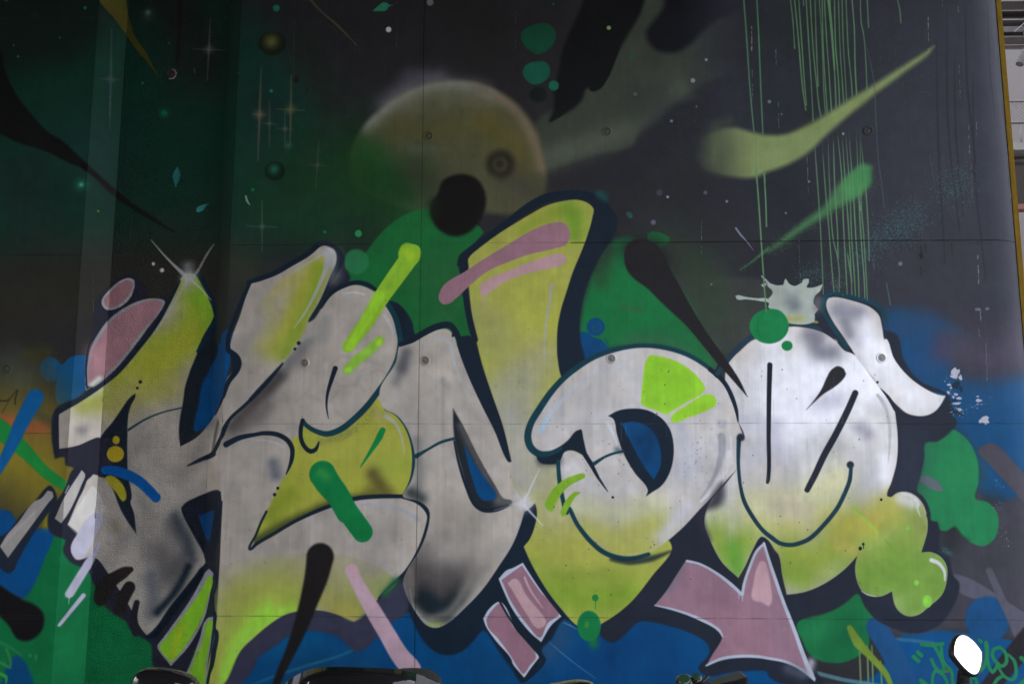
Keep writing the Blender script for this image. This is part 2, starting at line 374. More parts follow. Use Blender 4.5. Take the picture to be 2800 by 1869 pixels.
# bottom middle and right: blue
fill('d1 1400,3200* 1500,1800 1900,1568 2195,1300 d2 200,1100 600,1080 1300,950 1700,1000 2195,1100 d3 300,980 600,1050 1150,1000 1700,1150 2195,1440 d4 500,1568 900,1500 d4 1200,1100 1600,1110 2195,1200 4200,1200* 4200,3200*', BLUE, f=5, part=None)
spray('d2 100,1250 500,1200', 50, col('6,72,110@850'), .6)
spray('d2 300,1500 900,1400', 60, col('20,56,84@950'), .5)
spray('d3 350,1050 420,1180 300,1300', 40, col('44,70,100@1500'), .7)
spray('d3 700,1400 1200,1200 1300,1500', 90, col('6,58,106@1750'), .7)
spray('d2 1900,1400 d3 200,1500', 50, col('10,60,100@1350'), .6)
line('d2 -100,1600 100,1520 400,1420 800,1290 850,1260', [2, 7, 6, 3], col('30,92,114@900'), f=4, op=.7)
line('d3 440,1040 500,1065 560,1100', [2, 3, 1], col('120,140,150@1550'), f=1.5, op=.7)
line('d3 310,1200 500,1360 720,1520', [2.5, 3, 1.5], col('70,112,140@1550'), f=1.5, op=.7)
# right: blue and purple cloud on the charcoal
fill('b4 1000,1280 1500,1350 1700,1500 c4 1450,0 1500,200 1700,420 2195,400 3400,380* 3400,1400* 2100,1500 1950,1430 1800,1380 1820,1200 1600,860 1400,600 1100,250', col('22,76,120@2600'), f=34)
spray('c4 1350,300 1450,150', 60, col('44,76,120@2550'), .6)
spray('c4 1700,150 1900,250 2150,150', 90, col('78,72,88@2700'), .9)
spray('c4 1500,100 1470,200', 26, col('78,64,92@2580'), .6)
spray('b4 1150,1400 1350,1350', 50, col('44,68,98@2500'), .7)
spray('c4 1900,600 2195,600', 60, col('36,84,130@2750'), .6)
fill('c4 1800,1400 1900,1500 2195,1420 3400,1500* d4 3400,1200* 2195,1200 1900,1120 1500,1110 1000,1120 900,1020 1480,250 1700,200', col('68,67,76@2700'), f=14)
spray('d4 1600,260 1560,380', 45, col('42,44,48@2600'), .8)
spray('d4 1550,620 1800,500 2100,450', 60, col('66,66,72@2700'), .6)
fill('c4 1800,1040 1850,990 1920,975 2000,1020 2100,1130 2195,1230 2330,1350 2330,1560 2195,1480 2100,1380 1900,1160', col('78,74,84@2720'), f=3, part=('painted_stroke', 'grey brown stroke on blue at the rounded end'))
# green splashes right
fill('v 1000,640 1120,625 1180,670 1212,740 1216,820 1205,882 1250,895 1285,935 1290,985 1275,1030 1240,1056 1200,1050 1160,1020 1128,985 1095,1002 1060,990 1010,930 960,850', col('36,128,80@2580'), f=3, part=('painted_splash', 'round green splash right of the last letter'))
line('d4 1600,210 1660,290 1730,330', 6, col('30,90,60@2630'), f=3, op=.5)
spray('c4 1450,1300 1650,1200', 60, col('40,142,84@2580'), .5)
fill('c4 1330,1250 1400,1270 1470,1320 1500,1385 1440,1380 1340,1330 1300,1290', col('112,110,122@2540'), f=2, op=.9, part=('painted_stroke', 'small grey dash on the green splash'))
fill('d4 200,1060 500,960 680,860 770,790 830,900 920,1010 870,1100 860,1250 800,1310 650,1380 550,1385 430,1360 340,1290 290,1180', col('26,112,66@2350'), f=3.5, part=('painted_splash', 'green splash below the lime tail'))
spray('d4 350,1150 500,1100', 40, col('40,128,76@2250'), .5)
spray('d4 600,1200 750,1150', 50, col('18,98,60@2300'), .5)
disc(1885, 1010, 190, 195, col('26,78,126@2700'), t='d4', f=5, part=('painted_ball', 'blue ball shape near the lower right corner'))
fill('d4 1580,630 1700,650 1900,760 2195,950 2500,1100 2500,1350 2195,1200 2090,1020 1950,850 1750,830 1640,780 1590,700', col('92,90,104@2680'), f=3, clip=None, part=('painted_stroke', 'broad grey stroke passing the blue ball'))
disc(1885, 1010, 190, 195, col('26,78,126@2700'), t='d4', f=5)
line('d4 1900,600 2000,830 2100,1060 2150,1200', [18, 20, 18, 12], col('92,90,102@2720'), f=3, part=('painted_stroke', 'narrow grey stroke right of the blue ball'))
line('d4 2400,950 2195,1230 2050,1400 1900,1600 1700,1900', [60, 50, 44, 44], col('44,40,46@2720'), f=5, part=('painted_stroke', 'black diagonal stroke behind the green tag'))
fill('d4 1250,1400 2195,1500* 3000,1500 3000,3000 1000,3000', col('26,80,128@2650'), f=20, op=.7)
line('d4 2400,950 2195,1230 2050,1400 1900,1600 1700,1900', [60, 50, 44, 44], col('44,40,46@2720'), f=5)
line('d4 1080,1180 1250,1195 1420,1210', [8, 8, 5], col('70,112,136@2500'), f=3, op=.7)
line('d4 430,1475 650,1530 900,1568 1300,1650', [10, 10, 8, 5], col('92,138,150@2350'), f=3, op=.85)
for x, y in ((785, 1290), (850, 1240), (890, 1240), (965, 1370), (1040, 1500)):
    line(f'd4 {x},{y} {x+6},{(y+1568)/2} {x+14},1700', [3, 4.5, 4], col('110,140,96@2400'), f=1.5, op=.9)
line('d4 930,1085 1060,1290 1170,1520 1190,1580', [54, 58, 54, 50], col('30,78,124@2450'), f=3.5, part=('painted_stroke', 'fat blue stroke below the lime tail'))
line('d4 700,1085 770,1210 880,1330 1010,1480 1060,1590', [14, 26, 18, 16, 12], col('116,142,52@2400'), f=3, part=('painted_stroke', 'olive stroke crossing the blue one'))
# tag writing, lower right
TG = col('38,128,84@2680')
TAGS = [('g 470,610 600,625 855,600', [10]), ('g 700,640 790,800 860,960 880,1060', [9]), ('g 830,670 850,880 920,1000 1010,1090 1040,1300 1060,1400', [9, 8, 8, 9]),
        ('g 650,890 700,1000 770,1090 850,1110 1010,1090', [9, 9, 8]), ('g 730,1090 680,1160 670,1400', [8]), ('g 760,1100 860,1170 930,1290 960,1400', [8]),
        ('g 400,760 465,815', [11]), ('g 320,840 410,915', [11]), ('g 455,1270 560,1360', [11]),
        ('g 1530,535 1560,560', [9]), ('g 1655,590 1670,780 1640,950 1560,1080 1440,1140', [12, 11, 10, 10]),
        ('g 1680,900 1720,1060 1770,1120 1840,1030 1870,960', [9]),
        ('g 1900,670 1800,700 1770,820 1830,920 1930,1010 2010,970 2030,860 1990,740 1900,665', [9]),
        ('g 2060,800 2160,900 2200,1050 2190,1200 2120,1260 2020,1220 1930,1120 1870,1010', [6, 9, 9, 9, 8, 8, 7, 7]),
        ('g 1960,1190 1870,1240 1790,1360', [9]), ('g 1240,1330 1320,1230 1400,1210 1470,1270 1470,1400', [9]), ('g 1370,1240 1385,1340', [5]),
        ('g 2300,860 2370,930', [11]), ('g 2420,1240 2320,1300 2260,1400', [10])]
for s_, wd in TAGS: line(s_, wd, TG, f=1.6, part=('painted_tag', None))
fill('g 900,1120 930,1075 975,1140*', col('150,70,60@2600'), f=1.5)

# ---- NAVY shadows under the letters
fill('b1 900,1080 1000,980 1130,935 1190,980 1270,1080 1250,1200 1450,1130 1520,1180 1300,1500 c1 900,470 730,560 470,690 440,900 470,1110* 555,1095 560,1160 640,1190 500,1450 d1 430,60 420,250 500,310 560,330 540,420 600,520 760,600 800,700 950,900 1040,960 1140,1130 1200,1160 1290,1220 1320,1420 1560,1568 1700,1800 1860,1100 1880,900 1840,560 1900,0 c1 1895,1400 1540,1500 1100,900 870,930 740,500* 735,400 780,100 b1 800,1400 830,1150', col('28,28,38@300'), f=4)
fill('c1 1680,150 1800,90 1860,120 1870,200 1790,350 1730,500 1700,700 1670,870 1548,1003 1500,900 1500,600', col('20,26,32@520'), f=2.5)
fill('b1 1905,1440 1985,1410 c1 1985,150 1960,350 1850,720 1760,850 1670,870 1700,650 1730,480 1800,340 1870,180 1865,100 b1 1885,1540', col('6,56,98@600'), f=5)
fill('b1 1640,920 1720,940 1800,1080 1860,1230 1870,1350 1850,1450 1740,1568 1600,1500', col('18,30,42@560'), f=3)
fill('b2 560,660 690,700 760,780 760,900 810,960 750,1060 640,1150 560,1330 440,1400 380,1500 400,1200 560,900', col('28,32,42@900'), f=4)
spray('b2 690,760 700,950', 22, col('120,116,118@920'), .35)
fill('b2 1130,1170 1200,1180 1280,1250 1340,1350 1370,1460 c2 1450,30 1330,130 1240,180 1200,100 b2 1180,1300', NAVY, f=3)
fill('b3 700,250 800,260 820,330 900,450 880,600 780,750 700,900 640,1050 600,1200 580,1400 c3 590,100 620,310 440,440 350,400 b3 350,1300 b3 500,700 650,400', NAVY, f=5)
spray('b3 740,250 790,270', 14, col('30,70,66@1650'), .8)
fill('d2 1260,690 1300,900 1360,1060 1440,1200 1540,1290 1640,1320 1760,1290 1870,1190 1950,1110 2080,1280 2195,1440 d3 90,1560 170,1480 270,1340 255,1270 340,1180 450,1010 560,1070 500,800 215,70 60,0 c2 1700,1500 1300,1500', NAVY, f=5, part=('painted_shadow', 'dark blue shape under the third and fourth letters'))
fill('d2 -80,1180 0,1150 120,1050 250,970 400,935 550,935 700,970 840,1035* 960,930 1060,840 1270,680* 1310,860 1290,960 1180,1030 1050,1150 950,1250 860,1290 790,1240 730,1180 650,1140 520,1115 400,1115 300,1145 150,1250 0,1370 d1 2195,1390 2050,1568 1880,1600 1950,1480 2070,1270', col('46,46,62@950'), f=5, part=('painted_shadow', 'dark grey shape under the curved foot of the second letter'))
fill('c3 600,1568 1830,1280 1900,1100 1990,1300 1700,1568 d3 1650,180 1700,330 1800,520 1940,680 1975,740 2000,700 2060,500 2130,300 d4 60,250 40,440 90,450 160,800 500,690 765,460 1100,800 c4 980,1400 1040,1400 1100,1200 1110,900 1090,700 970,510 1060,600 1180,730 1400,720 1520,570 1340,510 1150,350 1020,150 1000,0 b4 990,1500 960,1250 880,1180 650,1110 540,1095 480,1110 460,1180 460,1260 430,1250 400,1290 430,1370 560,1450 c4 1100,40 1130,100 1160,250 1300,440 1500,530 1540,560 1580,650 1570,720 1620,790 1580,860 1450,960 1350,975 1340,1100 1310,1250 1280,1390 1360,1480 1390,1568 d4 1400,170 1450,180 1470,240 1475,400 1550,480 1590,640 1640,700 1640,760 1590,900 1480,1050 1350,1120 1200,1130 1050,1080 920,1010 830,900 770,790 600,910 250,1050 300,1230 380,1400 470,1580 300,1600 d4 0,1490 d3 2195,1470 2000,1455 1850,1470 1700,1500 1640,1480 1600,1430 1690,1310 1690,1240 1550,1140 1350,1070 1150,1030 1080,1040 960,1150 870,1210 800,1190 750,1130 770,1050 900,960 1050,850 1250,560 1370,390 1200,430', NAVY2, f=4, part=('painted_shadow', 'dark slate shape round the last two letters'))
spray('c4 1230,900 1230,1300', 60, col('54,60,76@2500'), .5)

# ---- LETTER 1
K = fill('c1 503,712* 620,650 870,492 990,400 1110,270 1230,110 1330,-10 b1 1420,1250 1500,1080 1570,955 1630,930 1700,970 1790,1120 1838,1300* 1760,1450 1705,1568 c1 1720,130 1640,330 1585,500 1570,620 1545,750 1535,900 1548,1003* 1680,930 1800,800 1860,700 1920,560 1960,400 2195,300 2195,1200 d1 1900,0 c1 1895,1390* 1730,1420 1560,1520* d1 1560,70 1650,250 1750,470 1760,550 1640,720 1480,930 1340,1120 1270,1150 1220,1100 1100,880 990,710 930,620 840,500 790,470 700,500 650,500 610,420 680,300 580,200* 640,60 c1 740,1300 800,1240 850,930 700,985 600,1010 508,1022*', SILW, f=2.2, metal=MS, part=('painted_letter', 'first letter, silver grey with a lime top, its beak on the pale side face'))
mottle(K, 90, .45, .98, tint=(1, .96, .93)); kl = col('134,136,42@450')
spray('b1 1640,1000 1680,1250 1560,1500 c1 1500,100 1300,300', 75, col('126,140,38@450'), .95, clip=K)
spray('b1 1700,1100 1780,1300 1700,1450', 40, col('108,146,34@500'), .9, clip=K)
spray('c1 1650,50 1450,250 1250,400', 60, kl, .95, clip=K)
spray('c1 1450,500 1200,550 1000,650', 60, col('136,130,62@420'), .75, clip=K)
spray('c1 1050,450 850,620 720,650', 38, col('120,124,50@330'), .8, clip=K)
spray('c1 1330,100 1100,350 980,430', 26, kl, .8, clip=K)
spray('d1 1500,200 1600,420 1480,600', 40, col('58,58,62@480'), .8, clip=K)
spray('d1 1380,450 1450,650', 45, col('76,72,72@450'), .7, clip=K)
spray('d1 1300,650 1320,850 1300,950', 30, col('72,74,80@420'), .75, clip=K)
spray('d1 1620,560 1500,780 1350,950', 15, col('16,26,36@480'), .95, clip=K)
spray('d1 1500,130 1600,330 1660,500', 16, col('40,44,52@480'), .6, clip=K)
spray('d1 980,200 1000,240', 20, col('96,86,68@320'), .6, clip=K)
spray('c1 690,860 700,870', 16, col('96,94,92@220'), .7, clip=K)
fill('c1 1160,550* 1110,590 1060,660 970,790 880,900 850,960 850,1260 900,1270 1050,1568 d1 1100,180 1170,278* 1150,100 1120,0 c1 1130,1450 1100,1250 1095,900 1105,720 1130,640 1165,570', col('18,24,32@350'), f=2.5, part=('painted_letter_counter', None))
fill('c1 850,930 1000,960 900,1250 800,1240 740,1215 700,1190 640,1190 560,1100 510,1040 600,1025', col('30,30,40@250'), f=2.5)
fill('d1 1560,50 1690,120* 1790,400* 1840,60* 1890,-50 1895,100 1860,400 1800,530 1740,430', col('20,24,34@580'), f=3)
fill('c1 1565,1520 1730,1420 1880,1380 1895,1450 1890,1568 d1 1870,50 1840,75 1695,125 1620,120 1570,60', col('24,26,36@580'), f=3)
fill('d1 1700,125* 1840,75* 1800,340* 1770,330*', col('8,50,90@560'), f=2)
line('d1 1760,560 1640,730 1480,930 1340,1120 1270,1160', [14, 22, 22, 20, 8], col('14,22,32@500'), f=3)
line('c1 500,712 700,595 870,480 1000,380 1200,150 1330,-20 b1 1450,1180 1540,1000', [11, 11, 11, 11, 11, 9], col('18,30,40@350'), f=2.5)
line('c1 490,700 478,850 485,1060', [12], col('20,26,34@170'), f=2.5)
line('b1 1700,950 1800,1130 1850,1300 1760,1480 1700,1600', [8, 12, 14, 10], col('16,36,48@560'), f=2.5)
line('c1 1105,860 1250,770 1400,710 1560,672', [7, 5, 4, 4], col('16,44,52@450'), f=1.8)
line('c1 1960,560 1900,700 1850,900 1830,1040', [6, 14, 18, 20], col('30,34,38@600'), f=7, op=.55)
line('c1 2195,560 1960,780 1900,960 1840,1060 1750,1110 1610,1170', [8, 12, 18, 18, 9, 2], col('28,36,42@600'), f=3.5)
disc(1205, 450, 15, 15, NAVY, t='c1', f=1.5); disc(1180, 503, 12, 12, NAVY, t='c1', f=1.5)
disc(998, 948, 31, 36, col('140,120,24@320'), t='c1', f=2, part=('painted_dot', 'small mustard dot inside the first letter'))
disc(992, 1068, 74, 70, col('136,118,26@320'), t='c1', f=2, part=('painted_dot', 'larger mustard dot inside the first letter'))
fill('c1 905,1265 960,1250 1040,1310 1085,1400 1080,1460 1060,1475 1000,1400', col('124,116,30@330'), f=2.5)
line('c1 900,1205 1000,1215 1180,1290 1340,1440', [22, 28, 28, 26], col('4,62,118@400'), f=2.2, part=('painted_stroke', 'short blue stroke across the first letter'))
fill('d1 830,180 900,60 880,0 830,-100 790,-130 740,-60* 660,60 580,205* 665,295 700,330', col('170,168,176@250'), f=2.5, metal=.5, op=.4)
# drips of white down the side face
line('d1 840,140 780,260 660,420', [26, 30, 28], col('140,136,150@240'), f=2.5, op=.9)
fill('d1 650,300 605,400 625,460 665,500 720,480 770,400 820,300 880,140 820,100', col('142,138,150@240'), f=2.5, metal=.4)
line('d1 850,370 760,530 600,790', [10, 24, 24], col('134,130,144@240'), f=3, part=('painted_drip', 'pale lilac drip on the side face'))
line('d1 595,820 590,880', [3, 1], col('134,130,144@240'), f=1)
line('d1 715,810 600,950 510,1060', [13, 11, 9], col('134,128,146@220'), f=2.5, part=('painted_drip', 'short pale lilac dash below the longer drip'))
# silver bars left of the first letter
fill('c1 200,1568 300,1470 390,1360 430,1335 470,1380 490,1460 d1 460,40 300,260 150,520 120,590 70,620 20,590 -60,480 -60,250 0,300', col('22,28,38@100'), f=3, part=('painted_bar', None))
fill('c1 410,1380* 450,1390 460,1430 d1 420,10 250,240 70,485* 0,390* 60,290 150,190 300,0 c1 350,1450', SIL, f=2, metal=MS, part=('painted_bar', 'leaning silver bar at the left edge'))
fill('c1 640,1190 560,1350 500,1500 d1 430,100 430,180 540,210 560,150 650,20 c1 740,1300 740,1215', col('24,28,38@180'), f=3)
fill('c1 700,1205* 730,1240 700,1330 590,1568 d1 525,190* 470,150* 550,-30', SIL, f=2, metal=MS, part=('painted_bar', 'second silver bar, on the corner beside the first letter'))
line('c1 560,1400 590,1340', 4, WHITE, f=1.5, op=.6)
line('d1 20,380 200,190 400,10', [8, 8, 5], WHITE, f=2.5, op=.35)
# black blots crossing the lower leg
line('d1 1125,585 1000,650 900,720', [14, 20, 24], col('26,22,22@380'), f=2.5)
fill('d1 1140,575 1080,560 980,600 850,680 810,780 810,860 860,900 930,850 1000,720 1100,640', col('26,22,22@330'), f=3, part=('painted_blot', None))
line('d1 1110,740 1060,830 1030,920', [34, 36, 32], col('26,22,24@360'), f=2.5, part=('painted_blot', None))
line('d1 1175,870 1150,1000 1170,1120', [16, 20, 24], col('26,24,30@380'), f=2.5, part=('painted_blot', None))
# pink leaves over the beak
fill('b1 870,1170 950,1060 1040,990 1110,970 1150,990 1150,1060 1110,1150 1030,1220 920,1245 880,1215', WHITE*.85, f=2)
fill('b1 890,1165 960,1080 1050,1005 1110,990 1135,1015 1120,1090 1060,1170 990,1220 920,1225', col('124,88,92@330'), f=2.5, part=('painted_leaf', 'small pink leaf above the first letter'))
fill('b1 1415,1170 1330,1145 1200,1165 1060,1230 930,1330 840,1450 780,1568 c1 750,300 740,480 800,490 890,430 1000,330 1180,110 1260,0 b1 1380,1250', WHITE*.8, f=2)
fill('b1 1390,1180 1320,1160 1210,1185 1080,1250 950,1350 870,1460 810,1568 c1 775,270 760,440 780,480 880,400 1000,300 1160,90 1240,-10 b1 1350,1270', col('128,92,98@330'), f=2.5, part=('painted_leaf', 'large pink leaf leaning on the first letter'))
spray('c1 820,200 850,350', 35, col('142,104,110@270'), .6)
line('c1 735,480 740,520 770,500', 3, WHITE*.8, f=1.5, op=.7)
line('c1 742,480 740,300 770,120 b1 800,1480', [5, 4, 4, 5], col('24,26,36@240'), f=1.5)
spray('c1 790,470 850,420', 9, col('180,176,160@260'), .9)

# ---- LETTER 2
E = fill('b1 2140,1015* b2 20,1005 150,950 300,870 450,785 560,700 630,690 690,760 690,840 605,1040 525,1210 450,1340 600,1130 700,1060 860,1030 1000,1080 1120,1190 1190,1330 1225,1480 c2 1235,100 1200,270 1140,400 1060,530 1110,680 1200,730 1290,840 1350,1000 1365,1150 1330,1300 1260,1430 1400,1470 1470,1530 1495,1568 d2 1490,120 1460,250 1400,420 1290,600 1150,740 1050,830 950,930 842,1032* 700,970 550,935 400,935 250,970 120,1050 0,1150 d1 2070,1270 1950,1480 1880,1600 1795,1600 1850,1100 1880,600 1910,0 c1 1930,1200 1850,1050 1900,900 1865,700 1925,560 1975,400 2045,285* 2030,225 1968,160* b1 1995,1460 2060,1290', SILW, f=2.2, metal=MS, part=('painted_letter', 'second letter, silver with olive inner shape and a lime foot'))
mottle(E, 120, .55, .95, r=(10, 45), tint=(1, .955, .92), streak=.25); ol = OLIVE
EL = fill('b2 640,740* 560,760 400,850 250,960 c2 -50,-100 -60,300 0,520* 120,400 230,280 330,160 400,50 b2 450,1340 525,1210 605,1040 690,840', ol, f=10, op=.0)
spray('b2 520,850 400,1100 300,1350 c2 150,150', 48, col('134,136,46@780'), .95, clip=EL)
spray('b2 560,900 480,1150 400,1350 c2 250,220', 26, col('112,132,34@820'), .85, clip=EL)
spray('b2 350,950 150,1050', 40, col('142,134,72@740'), .7, clip=EL)
spray('b2 100,1180 150,1400 c2 50,150', 30, col('136,132,88@740'), .6, clip=EL)
spray('c1 2150,200 2080,450', 25, col('148,142,116@700'), .4, clip=EL)
spray('b2 640,760 660,850', 18, col('196,192,190@900'), .95, clip=E)
# olive inner shape
EI = fill('c2 400,790 430,810 500,860 600,890 700,870 850,790 960,680 1040,590 1110,690 1200,740 1290,850 1345,1000 1355,1150 1320,1300 1250,1430 1050,1425 850,1450 700,1490 d2 500,100 300,200 150,300 -20,380* 0,250 90,90 c2 160,1420 200,1330 270,1220 320,1080 300,950 380,900', col('140,140,54@850'), f=3.5, part=('painted_shape', 'olive inner shape of the second letter'))
spray('c2 600,1000 900,1050 1150,950', 70, col('138,138,62@900'), .5, clip=EI)
spray('c2 1100,1200 1280,1150', 40, col('128,140,56@1050'), .6, clip=EI)
spray('c2 300,1400 150,1568 d2 150,150', 45, col('108,118,36@780'), .8, clip=EI)
spray('d2 0,340 250,200 520,80 c2 700,1480 1000,1430', 18, col('44,48,26@800'), .8, clip=EI)
spray('c2 1000,1240 1060,1330 1100,1400', 26, col('74,66,36@1030'), .85, clip=EI)
spray('c2 980,1380 1150,1400', 22, col('88,82,38@1030'), .6, clip=EI)
spray('c2 560,960 700,930 850,850', 14, col('110,110,60@900'), .6, clip=EI)
spray('c2 1040,720 1080,760', 22, col('150,142,90@1030'), .7, clip=EI)
# lower lobe: lime foot
EF = fill('d2 1200,700 1050,830 842,1032 700,970 550,935 400,935 250,970 120,1050 0,1150 d1 2070,1270 1880,1600 1795,1600 1850,1100 1880,600 d2 300,450 900,500', YEL, f=4, op=0)
spray('d2 -100,850 400,800 900,850', 80, col('128,126,62@850'), .9, clip=EF)
spray('d2 100,650 600,600 1000,700', 70, col('128,124,86@900'), .7, clip=EF)
spray('d2 900,900 1050,750 1200,650', 36, col('118,126,72@1050'), .7, clip=EF)
spray('d2 700,950 850,950', 30, col('138,130,58@950'), .8, clip=EF)
spray('d1 1900,1300 2050,1100 d2 50,900', 50, col('134,138,58@700'), .9, clip=EF)
spray('d1 1850,1400 1930,1050 2110,830 d2 200,760', 75, col('126,130,60@660'), .85, clip=EF)
spray('d1 1900,1500 2050,1180 d2 40,960 300,860', 52, col('130,142,56@720'), .85, clip=EF)
spray('d1 1930,1500 2100,1150 d2 100,950', 34, col('126,172,54@750'), .9, clip=EF)
spray('d2 -20,1100 150,1000 300,930', 26, col('132,178,54@780'), .8, clip=EF)
spray('d1 1860,1250 1820,1568', 16, col('130,128,56@600'), .9, clip=EF)
spray('d2 950,480 980,560', 40, col('112,104,100@1000'), .5, clip=E)
EM0 = fill('r 1155,262* 1090,340 1000,430 940,485 915,530 890,600 900,700 1200,720 1500,500 1400,250 1250,150*', SIL, draw=False)
# facet shading strokes of silver
line('c2 -200,520 0,600 60,560 230,380 300,250', [10, 30, 34, 26, 4], col('70,66,64@720'), f=12, op=.4, clip=EM0)
spray('c2 0,590 180,440 400,180', 34, col('70,66,66@750'), .45, clip=EM0)
spray('c1 2060,790 2195,720', 40, col('60,56,56@680'), .7, clip=EM0)
spray('c2 100,640 250,580', 36, col('110,104,98@760'), .5, clip=E)
# darker circles rubbed in the silver
for (x, y, r) in ((770, 360, 130), (820, 620, 150), (450, 720, 150), (1050, 450, 100)):
    a = np.linspace(0, 5.6, 16); line((np.stack([700+(x+r*np.cos(a))/TS, 900+(y+r*np.sin(a))/TS], 1), [False]*16), 10, col('116,106,98@950'), f=5, op=.14, clip=E)
spray('c2 150,1150 170,1250', 22, col('76,80,88@750'), .8, clip=E)
spray('b2 560,1500 600,1330', 24, col('112,112,112@880'), .5, clip=E)
spray('c2 460,100 400,150 200,400', 16, col('96,96,98@830'), .6, clip=E)
spray('c2 0,0 50,0', 1, ol, .01)
EM = fill('r 1155,262* 1090,340 1000,430 940,485 915,530 890,600 900,700 1200,720 1500,500 1400,250 1250,150*', SIL, draw=False)
spray('r 950,520 1010,450 1080,380 1140,310', 24, col('50,46,46@650'), .85, clip=EM)
spray('r 935,555 1010,500 1090,430', 32, col('84,76,74@680'), .65, clip=EM)
line('r 1155,262 1090,340 1000,430 940,485 915,530 890,590 865,632 820,650 770,675', [2, 7, 7, 7, 11, 15, 12, 6, 2], NAVY, f=2)
# outlines
line('b1 2140,1015 2090,1130 1990,1380 1955,1500 c1 1960,180 2030,225 2045,270 2040,330 1960,450 1900,620 1850,730', [9, 10, 10, 12, 8, 14, 12, 8, 4], NAVY, f=2)
fill('c1 1968,165 2020,200 2055,260 2045,310 1995,370 1985,270', NAVY, f=2.5)
line('b1 2130,1010 b2 0,985 150,935 300,850 450,760 540,680', [9, 11, 12, 12, 12], NAVY, f=2.5)
fill('b2 530,690 560,655 610,650 700,700 750,780 740,870 690,940 650,1050 560,1230 490,1330 450,1350 560,1150 640,950 690,830 680,740 600,695', col('28,34,44@900'), f=3)
spray('b2 650,780 660,1000', 18, col('110,108,108@900'), .5)
line('b2 600,700 560,1000 600,700', 2, WHITE, f=2, op=0)
line('b2 560,1230 640,1110 750,1040 860,1010 960,1030 1050,1090', [3, 8, 10, 10, 10, 6], NAVY, f=2)
line('b2 1120,1180 1190,1300 1230,1450 c2 1238,100 1210,260 1140,400 1050,530 950,660 840,770 720,860 610,895 510,870 430,820 400,780', [12, 12, 12, 12, 12, 12, 12, 13, 13, 13, 12, 10, 9, 8], TEAL, f=1.8)
spray('c2 1300,180 1250,350 1200,430', 26, col('66,68,74@1100'), .6)
spray('c2 1280,200 1230,330', 16, col('30,42,54@1100'), .7)
line('c2 400,780 385,850 390,950 430,1020 470,1045 510,1030 540,965', [9, 9, 9, 9, 10, 9, 3], NAVY, f=1.6)
line('c2 1125,675 1200,715 1290,830 1345,980 1360,1150 1330,1310 1265,1430', [13, 10, 9, 10, 11, 10, 8], TEAL, f=1.8)
line('c2 680,335 645,440 612,560 605,660 622,765', [11, 9, 6, 4, 1], NAVY, f=1.6)
line('c2 230,290 120,420 20,530 c1 2150,600', [3, 9, 10, 8], NAVY, f=3)
line('c1 1940,985 2050,930 2195,900 c2 60,890 180,900 270,950 310,1020 305,1120 260,1240', [13, 11, 8, 9, 10, 10, 10, 9, 2], NAVY, f=1.8)
line('c2 1260,1430 1060,1430 850,1450 d2 600,55 350,165 150,280 0,370 d1 2150,410 d1 2140,410 2195,290 d2 40,190 90,90', [8, 9, 9, 8, 7, 7, 7, 6, 5, 5, 5, 5], NAVY, f=2.2)
line('c2 1260,1435 1380,1470 1450,1520 d2 1490,120 1465,250 1400,420 1290,600 1150,730 1050,830', [7, 10, 12, 12, 10, 9, 8, 6, 3], NAVY, f=2)
spray('d2 1100,790 1200,680', 14, col('34,84,54@1080'), .8)
for x, y, r in ((367, 118, 17), (334, 168, 13)): disc(x, y, r, r, NAVY, t='c2', f=1.4)
for x, y, r in ((187, 1360, 13), (160, 1415, 15)): disc(x, y, r, r, NAVY, t='c2', f=1.4)
dots('c2 560,945 700,930 860,850 1000,690', 260, 8, col('40,44,40@900'), (.5, 1.0), .5); dots('c2 1150,480 1230,330 1260,200', 200, 9, col('40,46,52@1050'), (.5, 1.0), .5); dots('c2 1370,900 1390,1150 1380,1350', 240, 9, col('44,48,52@1130'), (.5, 1.0), .5)
# highlights
HL = np.array([.78, .77, .79])
line('b2 260,955 400,870 520,800 600,740', [2, 6, 7, 12], HL, f=2.5, op=.8)
line('b2 620,760 600,880 520,1080 420,1270 325,1400', [18, 14, 9, 6, 2], HL, f=2.5, op=.8)
line('b2 750,1108 830,1095 930,1112', [3, 7, 6], WHITE, f=2, op=.8); line('b2 1105,1295 1150,1370 1175,1450 c2 1170,30', [10, 8, 5, 2], WHITE, f=2, op=.7)
line('c2 1115,745 1190,800 1240,900 1275,1070', [13, 9, 6, 2], WHITE*.9, f=2.5, op=.75)
line('c2 -20,945 100,955 180,975 240,1005', [3, 5, 7, 11], WHITE*.92, f=2.5, op=.7)
line('d2 540,125 700,60 900,30 1100,40 1280,90 1390,160', [2, 4, 5, 7, 9, 13], np.array([.72, .73, .78]), f=2.5, op=.75)
line('c1 2195,945 2100,950 2040,985', [4, 3, 1], WHITE*.9, f=2, op=.5)

# ---- LETTER 3
N = fill('b2 1330,1530 1440,1470 1560,1415 1640,1410 1700,1470 1730,1568 c2 1760,190 1830,400 1950,640 2050,850 2170,1110 2195,1140 c3 0,1135 60,1200 200,1250 200,1480 100,1560 d3 110,60 60,240 0,380 d2 2080,560 1950,745 1800,905 1640,1045 1540,1085 1460,1060 1370,950 1290,800 1265,690 1300,590 1400,430 1470,250 1490,100 c2 1480,1540 1400,1470 1260,1430 1330,1300 1365,1150 1350,1000 1290,840 1200,730 1100,680 1060,530 1200,280 1240,130', SILW, f=2.2, metal=MS, part=('painted_letter', 'third letter, silver peak with a dark inner wedge'))
mottle(N, 90, .5, .88, r=(10, 45), tint=(1, .96, .93), streak=.35)
spray('c2 1290,200 1250,330', 22, col('60,64,72@1100'), .7, clip=N)
spray('c2 1200,450 1250,330', 20, col('80,80,82@1100'), .5, clip=N)
